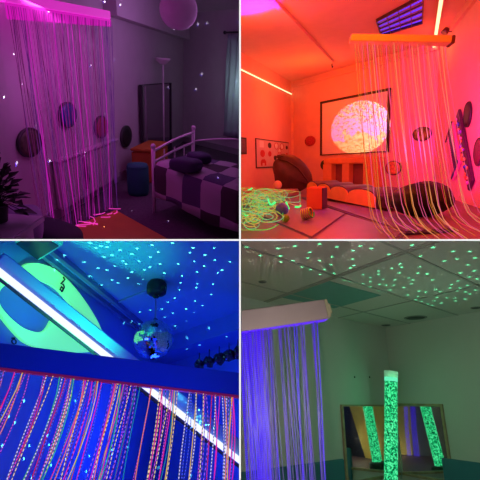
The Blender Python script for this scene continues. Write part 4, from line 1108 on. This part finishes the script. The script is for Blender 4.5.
for k in range(98):
    xt = rg.choice(clumps) + rg.gauss(0, 3.2) if rg.random() < 0.7 else rg.uniform(-2, 238)
    f = (xt - -12) / 264
    p0 = h0 + (h1 - h0) * f - hu * (hh + 0.004) - hn * rg.uniform(0.005, 0.03)
    lean = -0.22 + 0.19 * min(1, xt / 220) + rg.gauss(0, 0.02)
    if rg.random() < 0.1: lean *= 1.5
    dn = (-U + R.Rt * lean - R.Fw * 0.05).normalized()
    pts = []; bow = rg.uniform(-0.01, 0.025)
    for i in range(9):
        s = 0.62 * i / 8
        pts.append(p0 + (-U) * s + R.Rt * (lean * (s - 0.06 * (1 - math.exp(-s / 0.06))) ) + R.Rt * bow * math.sin(min(1, s / 0.5) * 3.14) - R.Fw * 0.03 * s)
    mi = rg.choices(range(12), wts)[0]
    bm = bmesh.new(); tube(bm, pts, 0.0021 if mi < 6 or mi == 11 else (0.0019 if mi > 6 else 0.0023), 5); part('strand', bm, smats[mi], t, True)

# light: blue wash, teal beam on the ceiling left, tube glow, projected green stars
lamp('blue_wash', 'AREA', R.at(120, 470, 1.6), 7, (0.01, 0.035, 1.0), 1.2, R.at(120, 300, 3))
lamp('blue_back_wash', 'POINT', R.at(160, 440, 3.0) , 18, (0.01, 0.05, 1.0), 0.2)
lamp('teal_beam', 'SPOT', R.at(90, 430, 2.0), 66, (0.01, 0.64, 0.28), 0.05, R.F(80, 246, HC), 76, 1.0)
lamp('tube_glow', 'POINT', R.at(70, 330, 2.35), 1.5, (0.05, 0.12, 1.0), 0.08)
sd = []
SP = [(108, 242), (137, 248.5), (172, 243), (193, 248), (132, 254), (158, 252), (190, 252.5), (214, 248), (139, 261), (150, 257), (160, 264), (178, 264), (194.5, 261.5), (215, 260), (123, 261), (126, 264), (132, 272), (150, 267), (197, 272), (218, 273), (164.5, 273), (182, 276), (143, 279), (122, 291), (131, 289), (139, 284), (181, 283), (197, 284), (196.5, 287.5), (213, 284), (179, 290), (211, 294.5), (175, 298), (168, 302), (195, 301), (202.5, 305.5), (124, 306), (140, 312), (162, 309), (131, 321), (186, 309), (173, 313), (194, 313), (187, 320.5), (224, 317), (209, 328), (187, 338), (175, 326), (165, 317), (146, 301.5), (124, 323), (137.5, 321.5), (200, 350), (225, 342.5), (188, 353.5), (238, 310), (104, 257), (98, 268), (90, 276), (107, 270), (112, 280), (102, 285), (110, 292), (118, 283), (96, 248), (84, 262), (99, 300), (106, 306), (110, 313), (104, 320), (110, 327), (116, 333), (121, 345), (123, 336), (113, 342), (98, 313), (58, 260), (51, 266), (64, 255), (133, 352), (222, 270), (205, 255), (120, 250), (112, 255), (107, 247), (90, 243), (128, 278), (144, 270), (101, 246), (152, 245), (230, 262), (204, 266), (115, 266), (133, 300), (150, 310)]
for x, y in SP:
    P = R.F(x, y, HC)
    if (P - LWb[0]).dot(lbn) < 0: P = R.hit(x, y, LWb)
    if (P - BWb[0]).dot(bbn) < 0.3: P = R.hit(x, y, (BWb[0] + bbn * 0.3, bbn))
    sd.append((P, 1.0))
rg = random.Random(6)
for k in range(46):
    x, y = rg.uniform(2, 236), rg.uniform(382, 478)
    P = R.hit(x, y, LWb); Q = R.hit(x, y, BWb)
    sd.append((P if (P - CAM).length < (Q - CAM).length else Q, 1.0))
star_lamp('star_projector', R.at(205, 420, 2.5), sd, 420, (0.16, 0.95, 0.62), 0.0062)
# =================================================================== lower right: sensory corner with a green bubble tube
CUR = R = Room(400, 0.012, 1.3, 1, -1)
U = R.U; HC = 2.5
gw = paint('sensory_wall_paint', (0.62, 0.62, 0.58), 0.75, var=0.02, scale=2)
ctile = paint('ceiling_tile', (0.62, 0.58, 0.55), 0.85, var=0.04, scale=60)
Kc = R.base(R.F(385, 328, HC))
ldr = R.vp(740); ldr -= U * ldr.dot(U); ldr.normalize()
rdr = R.vp(-2); rdr -= U * rdr.dot(U); rdr.normalize()
LWg = (Kc, U.cross(ldr).normalized(), ldr); RWg = (Kc, U.cross(rdr).normalized(), rdr)
if LWg[1].dot(CAM - Kc) < 0: LWg = (Kc, -LWg[1], ldr)
if RWg[1].dot(CAM - Kc) < 0: RWg = (Kc, -RWg[1], rdr)
lgn, rgn = LWg[1], RWg[1]
slab('wall_left.003', R, Kc + ldr * 0.2, -ldr, lgn, 6.5, -0.05, HC + 0.05, gw)
slab('wall_right.002', R, Kc + rdr * 0.2, -rdr, rgn, 7.0, -0.05, HC + 0.05, gw)
flat('ceiling.003', R, HC, -2.5, 5.0, 1.0, 9, ctile)
flat('floor.002', R, 0.0, -2.5, 5.0, 0.8, 9, paint('sensory_floor', (0.10, 0.06, 0.07), 0.5), up=False)
# ceiling grid
gb = paint('grid_bar', (0.40, 0.38, 0.36), 0.6)
def bar(P, d, L0, L1, nm):
    x = d.cross(U).normalized() * 0.012
    bm = bmesh.new(); prism(bm, [P + d * L0 - x, P + d * L1 - x, P + d * L1 + x, P + d * L0 + x], -U * 0.008); return struct(nm, bm, gb)
n_ = 9
for px, py in ((262, 252), (395, 247), (300, 296)):
    P = R.F(px, py, HC); tt = (P - Kc - U * HC).dot(lgn) / rdr.dot(lgn)
    bar(Kc + U * HC + rdr * tt, ldr, -5.5, 0.0, 'trim_%d' % n_); n_ += 1
for px, py in ((360, 267), (281, 297), (448, 292)):
    P = R.F(px, py, HC); tt = (P - Kc - U * HC).dot(rgn) / ldr.dot(rgn)
    bar(Kc + U * HC + ldr * tt, rdr, -5.5, 0.0, 'trim_%d' % n_); n_ += 1
c = [R.F(x, y, HC) for x, y in ((281, 297), (328, 280.5), (381, 295), (334, 308))]
bm = bmesh.new(); prism(bm, c, -U * 0.006)
solo('ceiling_tile', bm, paint('teal_tile', (0.16, 0.36, 0.34), 0.8, var=0.03), 'darker teal ceiling tile near the end of the blue lit strand bar', 'ceiling tile', frame(c[0], R.Rt, R.Fw, U))
# round ceiling fittings
def fitting(px, py, rp, label, name, cat):
    P = R.F(px, py, HC - 0.001); r = rp * P.y / FOC
    t = thing(name, label, cat, frame(P, R.Rt, R.Fw, U))
    bm = bmesh.new(); lathe(bm, [(0, 0), (r, 0), (r, -0.006), (r * .86, -0.012), (r * .8, -0.006), (0, -0.006)], None, 32); part('rim', bm, paint('fitting_rim', (0.25, 0.26, 0.25), 0.6), t)
    bm = bmesh.new(); lathe(bm, [(0, -0.006), (r * .8, -0.006), (r * .76, -0.010), (0, -0.010)], None, 32); part('grille', bm, paint('fitting_dark', (0.05, 0.05, 0.05), 0.6, var=0.3, scale=90), t)
fitting(262.5, 281.5, 4.3, 'small dark ceiling spotlight above the blue strand bar', 'ceiling_spotlight', 'ceiling light')
fitting(386, 325, 4.5, 'small dark ceiling spotlight right in the ceiling corner', 'ceiling_spotlight', 'ceiling light')
fitting(415.5, 317.5, 11, 'large round ceiling speaker near the corner above the mirrors', 'ceiling_speaker', 'speaker')
fitting(476, 307.5, 5, 'dark ceiling spotlight at the right edge of the green room', 'ceiling_spotlight', 'ceiling light')
# wall pads
bluep = paint('blue_wall_pad', (0.05, 0.20, 0.28), 0.5, var=0.04)
def pad(W, d, P, L, lab):
    zt = R.H(P); b = R.base(P)
    sgn_ = 1
    bm = bmesh.new(); nP = W[1]
    prism(bm, [b + nP * .003, b + d * L + nP * .003, b + d * L + U * zt + nP * .003, b + U * zt + nP * .003], nP * 0.045, 0.012, 3)
    solo('wall_pad', bm, bluep, lab, 'wall padding', frame(b, R.Rt, R.Fw, U), 'blue wall padding')
pA = R.hit(341.5, 458.5, LWg); pad(LWg, -ldr, pA, 4.2, 'blue padded panel low on the left wall behind the strands')
pB = R.hit(443, 457.5, RWg); pad(RWg, -rdr, pB, 4.6, 'blue padded panel low on the right wall beside the mirror')

# two mirrors meeting in the corner, each in a wooden frame
wood = paint('mirror_wood', (0.42, 0.30, 0.18), 0.5, var=0.2, scale=12)
mglass, nt4, bb = new_mat('mirror_silver'); bb.inputs['Base Color'].default_value = (0.88, 0.92, 0.9, 1); bb.inputs['Metallic'].default_value = 1; bb.inputs['Roughness'].default_value = 0.02
def corner_mirror(W, d, xout, ytop, lab):
    P = R.hit(xout, ytop, W); b = R.base(P); zt = R.H(P); L = (Kc - b).dot(d) - 0.05
    n = W[1]; z0 = 0.25
    t = thing('corner_mirror', lab, 'mirror', frame(b, d, U.cross(d), U), 'corner mirrors behind the bubble tube')
    fw = 0.035
    def q(u, z, o): return b + d * u + U * z + n * o
    bm = bmesh.new()
    for u0, u1, za_, zb_ in ((0, fw, z0, zt), (fw, L, zt - fw * .7, zt), (fw, L, z0, z0 + fw)):
        prism(bm, [q(u0, za_, .002), q(u1, za_, .002), q(u1, zb_, .002), q(u0, zb_, .002)], n * 0.03)
    part('frame', bm, wood, t, True)
    bm = bmesh.new(); prism(bm, [q(fw, z0 + fw, .004), q(L, z0 + fw, .004), q(L, zt - fw * .7, .004), q(fw, zt - fw * .7, .004)], n * 0.006); part('mirror_glass', bm, mglass, t, True)
corner_mirror(LWg, ldr, 340, 404.5, 'wood framed mirror on the left wall of the corner behind the bubble tube')
corner_mirror(RWg, rdr, 443, 404, 'wood framed mirror on the right wall of the corner showing the wide bubble tube reflection')
# screw holes on the wall
for k, (x, y) in enumerate(((354.5, 377), (369.5, 377))):
    P = R.hit(x, y, LWg); bm = bmesh.new(); lathe(bm, [(0, 0), (.014, 0), (.012, .008), (0, .01)], None, 12)
    o = solo('wall_plug', bm, paint('plug_dark', (0.03, 0.04, 0.03), 0.6), ('small dark wall plug above the mirror, the one nearer the strands', 'small dark wall plug above the mirror, the one nearer the bubble tube')[k], 'wall plug', None, 'wall plugs above the mirror')
    o.matrix_world = frame(P, ldr, lgn.cross(ldr), lgn)

# bubble tube
TY = 5.55
tm = R.at(391, 430, 5.8); tv = V((U.y * (tm.x / tm.y), U.y, U.z)).normalized(); tb0 = tm - tv * (R.H(tm) / tv.dot(U)); tp = tm + tv * 1.0; tp = tm + tv * ((R.px(tm)[1] - 372) / (R.px(tm)[1] - R.px(tp)[1]))
tu = (tp - tb0); tH = R.H(tp); tu.normalize()
tr_ = 7.2 * TY / FOC
ex_ = (R.Rt - tu * R.Rt.dot(tu)).normalized(); ey_ = tu.cross(ex_)
t = thing('bubble_tube', 'tall bubbling water tube glowing green with a pale cap in the mirrored corner', 'bubble tube', frame(tb0, ex_, ey_, tu))
Lt = (tp - tb0).length
m_, nt5, bb = new_mat('bubble_water')
tc = nt5.nodes.new('ShaderNodeTexCoord')
def n5(kind, **kw):
    n = nt5.nodes.new(kind)
    for k_, v_ in kw.items(): setattr(n, k_, v_)
    return n
no = n5('ShaderNodeTexNoise'); no.inputs['Scale'].default_value = 44; no.inputs['Detail'].default_value = 3; nt5.links.new(tc.outputs['Object'], no.inputs['Vector'])
vo = n5('ShaderNodeTexVoronoi'); vo.inputs['Scale'].default_value = 34; nt5.links.new(tc.outputs['Object'], vo.inputs['Vector'])
cr = n5('ShaderNodeValToRGB'); e_ = cr.color_ramp.elements
e_[0].position = 0.40; e_[0].color = (0.0, 0.05, 0.02, 1); e_[1].position = 0.62; e_[1].color = (0.12, 1.0, 0.42, 1)
el = cr.color_ramp.elements.new(0.5); el.color = (0.0, 0.55, 0.17, 1)
nt5.links.new(no.outputs['Fac'], cr.inputs['Fac']); nt5.links.new(cr.outputs['Color'], bb.inputs['Emission Color']); bb.inputs['Emission Strength'].default_value = 1.0
bb.inputs['Base Color'].default_value = (0.02, 0.1, 0.05, 1); bb.inputs['Roughness'].default_value = 0.3
bm = bmesh.new(); lathe(bm, [(0, 0.3), (tr_ * .93, 0.3), (tr_ * .93, Lt - 0.14), (0, Lt - 0.14)], None, 32); part('water_column', bm, m_, t)
bm = bmesh.new(); lathe(bm, [(0, 0), (tr_ * 1.6, 0), (tr_ * 1.6, 0.27), (tr_ * 1.1, 0.3), (0, 0.3)], None, 32); part('base', bm, paint('tube_base', (0.12, 0.12, 0.12), 0.5), t)
bm = bmesh.new(); lathe(bm, [(0, Lt - 0.085), (tr_, Lt - 0.085), (tr_ * 1.02, Lt - 0.005), (tr_ * 0.98, Lt), (0, Lt)], None, 32); part('cap', bm, paint('tube_cap', (0.75, 0.85, 0.75), 0.5, emit=(0.25, 0.8, 0.42), estr=0.28), t)  # the cap's lit-through look is put in as faint green emission
bm = bmesh.new(); lathe(bm, [(0, Lt - 0.14), (tr_ * .96, Lt - 0.14), (tr_ * .96, Lt - 0.085), (0, Lt - 0.085)], None, 32); part('light_ring', bm, glow('green_ring', (0.15, 1.0, 0.55), 0.9), t)

# strand bar with blue strands
h0, h1 = R.at(228, 322.5, 2.5), R.at(326.5, 308.5, 2.62)
hd = (h1 - h0).normalized(); hn = -R.Fw; hn = (hn - hd * hn.dot(hd)).normalized(); hu = hd.cross(hn); hu = hu if hu.dot(U) > 0 else -hu
hh = 9.9 * 2.56 / FOC; Lh = (h1 - h0).length
t = thing('fibre_optic_curtain', 'pale wall bar with deep blue fibre strands hanging in the green lit room', 'light curtain', frame(h0, hd, hn, hu))
cream = paint('bar_cream', (0.24, 0.20, 0.19), 0.55, var=0.03)
bm = bmesh.new(); prism(bm, [h0 - hu * hh, h1 - hu * hh, h1 + hu * hh, h0 + hu * hh], -hn * 0.12, 0.004); part('header_bar', bm, cream, t, True)
bm = bmesh.new(); prism(bm, [h1 + hd * .002 - hu * hh * .9 , h1 + hd * .02 - hu * hh * .9, h1 + hd * .02 + hu * hh * 1.02, h1 + hd * .002 + hu * hh * 1.02], -hn * 0.13, 0.004); part('end_cap', bm, paint('cap_cream', (0.28, 0.28, 0.17), 0.5), t, True)
bm = bmesh.new(); prism(bm, [h1 + hd * .02 - hu * hh * .55, h1 + hd * .032 - hu * hh * .55, h1 + hd * .032 + hu * hh * .5, h1 + hd * .02 + hu * hh * .5], -hn * 0.1, 0.004); part('end_clip', bm, paint('cap_cream', (0.28, 0.28, 0.17), 0.5), t, True)
bsm = [dashed('deep_blue_fibre', (0.07, 0.015, 1.0), 0.95, 90, 0.6, 0.55), dashed('violet_blue_fibre', (0.16, 0.07, 0.95), 0.60, 90, 0.6, 0.5), dashed('pale_blue_fibre', (0.16, 0.12, 0.62), 0.42, 70, 0.6, 0.5)]
bm = bmesh.new(); prism(bm, [h0 - hu * (hh + .004) - hn * .02, h1 - hu * (hh + .004) - hn * .02, h1 - hu * (hh + .004) - hn * .1, h0 - hu * (hh + .004) - hn * .1], hu * 0.003); part('strand_rail', bm, glow('blue_rail', (0.12, 0.01, 1.0), 0.9), t, True)
rg = random.Random(15)
spots = []
for k in range(96):
    r_ = rg.random()
    if r_ < 0.42: x = rg.uniform(238, 259)
    elif r_ < 0.62: x = rg.gauss(264, 4)
    elif r_ < 0.80: x = rg.choice([283, 288, 301, 313]) + rg.gauss(0, 2.5)
    else: x = rg.uniform(255, 321)
    spots.append(min(max(x, 236), 322))
for k, x in enumerate(spots):
    f = (x - 228) / 98.5
    p0 = h0 + (h1 - h0) * f - hu * (hh + 0.004) - hn * rg.uniform(0.025, 0.095)
    lean = 0.10 - 0.10 * f + rg.gauss(0, 0.014)
    pts = []; bow = rg.uniform(-0.008, 0.008)
    for i in range(8):
        s = 1.25 * i / 7
        pts.append(p0 - U * s + R.Rt * (lean * s + bow * math.sin(s * 3) - 0.02 * (x > 255 and x < 270) * s))
    mi = 0 if x < 262 and rg.random() < .7 else rg.choices([0, 1, 2], [2, 5, 5])[0]
    bm = bmesh.new(); tube(bm, pts, 0.0030 if mi == 0 else 0.0026, 5); part('strand', bm, bsm[mi], t, True)

# what the mirrors show from the rest of this room: a warm yellow wall part and a dark door beyond the right edge
dfm = paint('dark_door_paint', (0.03, 0.035, 0.06), 0.5)
yw = paint('yellow_wall_paint', (0.75, 0.55, 0.14), 0.7)

bm = bmesh.new(); box(bm, (T + 0.0016, 4.0, 1.6), (0.0008, 1.8, 3.0)); struct('wall_side', bm, yw)
bm = bmesh.new(); box(bm, (T + 0.0017, 2.43, 1.6), (0.0010, 1.46, 3.0)); struct('door_1', bm, dfm)
bm = bmesh.new(); box(bm, (3.5, 1.45, 1.6), (1.1, 0.06, 3.0)); struct('wall_front', bm, yw)
bm = bmesh.new(); box(bm, (1.97, 1.45, 1.6), (1.95, 0.06, 3.0)); struct('wall_front.001', bm, paint('brown_grey_wall', (0.20, 0.17, 0.17), 0.7))
t = thing('mirror_image_strands', 'added thin bundle of violet strands standing in for the curtain reflection in the right mirror', 'fibre lights', frame((2.95, 1.62, 0.35), V((1, 0, 0)), V((0, 1, 0)), V((0, 0, 1))))  # added out of view, stands in for the strand curtain's mirror image
for k in range(7):
    bm = bmesh.new(); xx = 2.80 + 0.035 * k + (0.06 if k > 3 else 0)
    tube(bm, [(xx, 1.62, 2.4), (xx + 0.01, 1.64, 1.6), (xx - 0.015, 1.63, 0.9), (xx, 1.62, 0.35)], 0.006, 5); part('strand', bm, bsm[0], t, True)
lamp('warm_corner', 'POINT', (3.3, 2.0, 1.0), 3.0, (1.0, 0.85, 0.6), 0.0)
lamp('warm_floor', 'POINT', (0.30, 3.45, 0.75), 2.6, (1.0, 0.85, 0.6), 0.0)
# light: pink-grey room light from the left, green tube glow, blue strand glow, projected green stars
lamp('room_light', 'POINT', R.at(300, 420, 1.9), 26, (1.0, 0.84, 0.72), 0.0)
lamp('green_glow', 'POINT', tp - tu * 0.25 - R.Fw * 0.28, 1.8, (0.08, 1.0, 0.38), 0.12)
lamp('green_fill', 'POINT', R.at(470, 420, 4.0), 11, (0.46, 1.0, 0.64), 0.0)
lamp('warm_fill', 'SPOT', R.at(290, 430, 2.9), 10, (1.0, 0.62, 0.55), 0.2, R.F(290, 240, HC), 70, 1.0)
lamp('strand_glow', 'POINT', R.at(262, 400, 2.8), 0.3, (0.12, 0.03, 1.0), 0.08)
GS = [(246, 246.5), (260.5, 255.5), (278, 248.5), (280.5, 256), (281, 262), (295, 246), (293, 260.5), (319.5, 244), (310, 252.5), (308, 258), (302, 267), (311, 269.5), (319.5, 260.5), (324.5, 269.5), (331, 264.5), (332, 257), (320, 274.5), (334, 273.5), (337, 247), (353, 250.5), (353, 259), (354, 265.5), (350, 268), (344, 280), (349.5, 281.5), (371.5, 248.5), (389, 254.5), (391.5, 268.5), (400, 264), (401.5, 267.5), (399, 273), (419.5, 267), (418, 273), (427, 274), (420.5, 256), (433, 247.5), (453, 251.5), (457, 259), (444.5, 261), (470, 251.5), (475, 258), (363, 274.5), (378.5, 271), (378.5, 274.5), (370.5, 277.5), (383, 279.5), (370.5, 281.5), (395, 280), (408.5, 278), (413, 280), (363.5, 283.5), (370, 286.5), (379.5, 284.5), (386.5, 285), (393.5, 285), (411.5, 284), (379, 290.5), (390, 290), (403.5, 287.5), (407.5, 295), (419, 291), (418, 296.5), (416, 299.5), (425.5, 292), (435.5, 289.5), (440, 291.5), (446, 293), (437, 297.5), (434, 301), (428, 304), (421.5, 301.5), (432.5, 305.5), (441, 303), (447, 298), (455, 298), (450, 288), (451.5, 284.5), (458, 281), (467.5, 285.5), (465.5, 292), (456.5, 291), (460, 288), (455.5, 301), (465, 299), (470, 294), (475.5, 290), (460.5, 273), (469, 277), (477, 279), (474, 271), (468, 265), (248, 232), (360, 246), (412, 245), (432.5, 280)]
star_lamp('green_star_projector', R.at(380, 470, 3.6), [(R.F(x, y, HC), 1.0) for x, y in GS if y > 241], 520, (0.10, 1.0, 0.42), 0.0068)
# ------------------------------------------------------------------ dividing walls between the four rooms
CUR = None
plain = paint('divider_paint', (0.55, 0.55, 0.55), 0.7)
edge = glow('edge_white_glow', (1, 1, 1), 1.0)  # added white glow drawing the border lines between rooms, not a lamp
bm = bmesh.new(); box(bm, (0, (YF + 13) / 2, 3.0), (2 * T, 13 - YF, 14)); struct('wall_divider', bm, plain)
for sx, nm in ((-1, 'wall_divider_left'), (1, 'wall_divider_right')):
    bm = bmesh.new(); box(bm, (sx * (T + 4.0), (YF + 13) / 2, 3.0), (8.0, 13 - YF, 2 * T)); struct(nm, bm, plain)
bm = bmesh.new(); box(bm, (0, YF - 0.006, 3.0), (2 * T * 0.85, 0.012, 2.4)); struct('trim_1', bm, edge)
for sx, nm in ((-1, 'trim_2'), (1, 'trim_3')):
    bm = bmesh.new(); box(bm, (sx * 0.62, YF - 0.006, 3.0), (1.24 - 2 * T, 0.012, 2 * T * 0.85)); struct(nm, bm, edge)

# ------------------------------------------------------------------ cut what would run through the dividing walls
for o, sx, sz in ROOM_OBJS:
    M = world_of(o)
    ws = [M @ v.co for v in o.data.vertices]
    cutx = any(sx * (w.x - CAM.x) < T + 0.001 for w in ws); cutz = any(sz * (w.z - CAM.z) < T + 0.001 for w in ws)
    if not (cutx or cutz): continue
    if o.data.users > 1: o.data = o.data.copy()
    bm = bmesh.new(); bm.from_mesh(o.data); Mi = M.inverted()
    for do, ax in ((cutx, V((sx, 0, 0))), (cutz, V((0, 0, sz)))):
        if not do: continue
        co = Mi @ (CAM + ax * (T + 0.001)); no = (Mi.to_3x3() @ ax).normalized()
        r = bmesh.ops.bisect_plane(bm, geom=bm.verts[:] + bm.edges[:] + bm.faces[:], dist=1e-6, plane_co=co, plane_no=no, clear_inner=True)
        es = [e for e in r['geom_cut'] if isinstance(e, bmesh.types.BMEdge) and e.is_valid and e.is_boundary]
        if es:
            try: bmesh.ops.holes_fill(bm, edges=es, sides=0)
            except Exception: pass
    bm.to_mesh(o.data); bm.free()
    if not o.data.vertices:
        bpy.data.objects.remove(o)

# ------------------------------------------------------------------ camera and picture settings
cd = bpy.data.cameras.new('camera'); cam = bpy.data.objects.new('camera', cd); COL.objects.link(cam)
cd.sensor_width = 36.0; cd.lens = 36.0 * FOC / 480.0; cd.clip_start = 0.05; cd.clip_end = 200
cam.location = CAM; cam.rotation_euler = (math.pi / 2, 0, 0)
scene.camera = cam
w = bpy.data.worlds.new('world'); scene.world = w; w.use_nodes = True
w.node_tree.nodes['Background'].inputs[0].default_value = (0, 0, 0, 1)
w.node_tree.nodes['Background'].inputs[1].default_value = 0.0
vs = scene.view_settings
vs.view_transform = 'Standard'; vs.look = 'None'; vs.gamma = 1.0; vs.exposure = 0.0; vs.use_curve_mapping = False
scene.cycles.use_denoising = True
scene.cycles.max_bounces = 8
scene.cycles.sample_clamp_indirect = 4.0
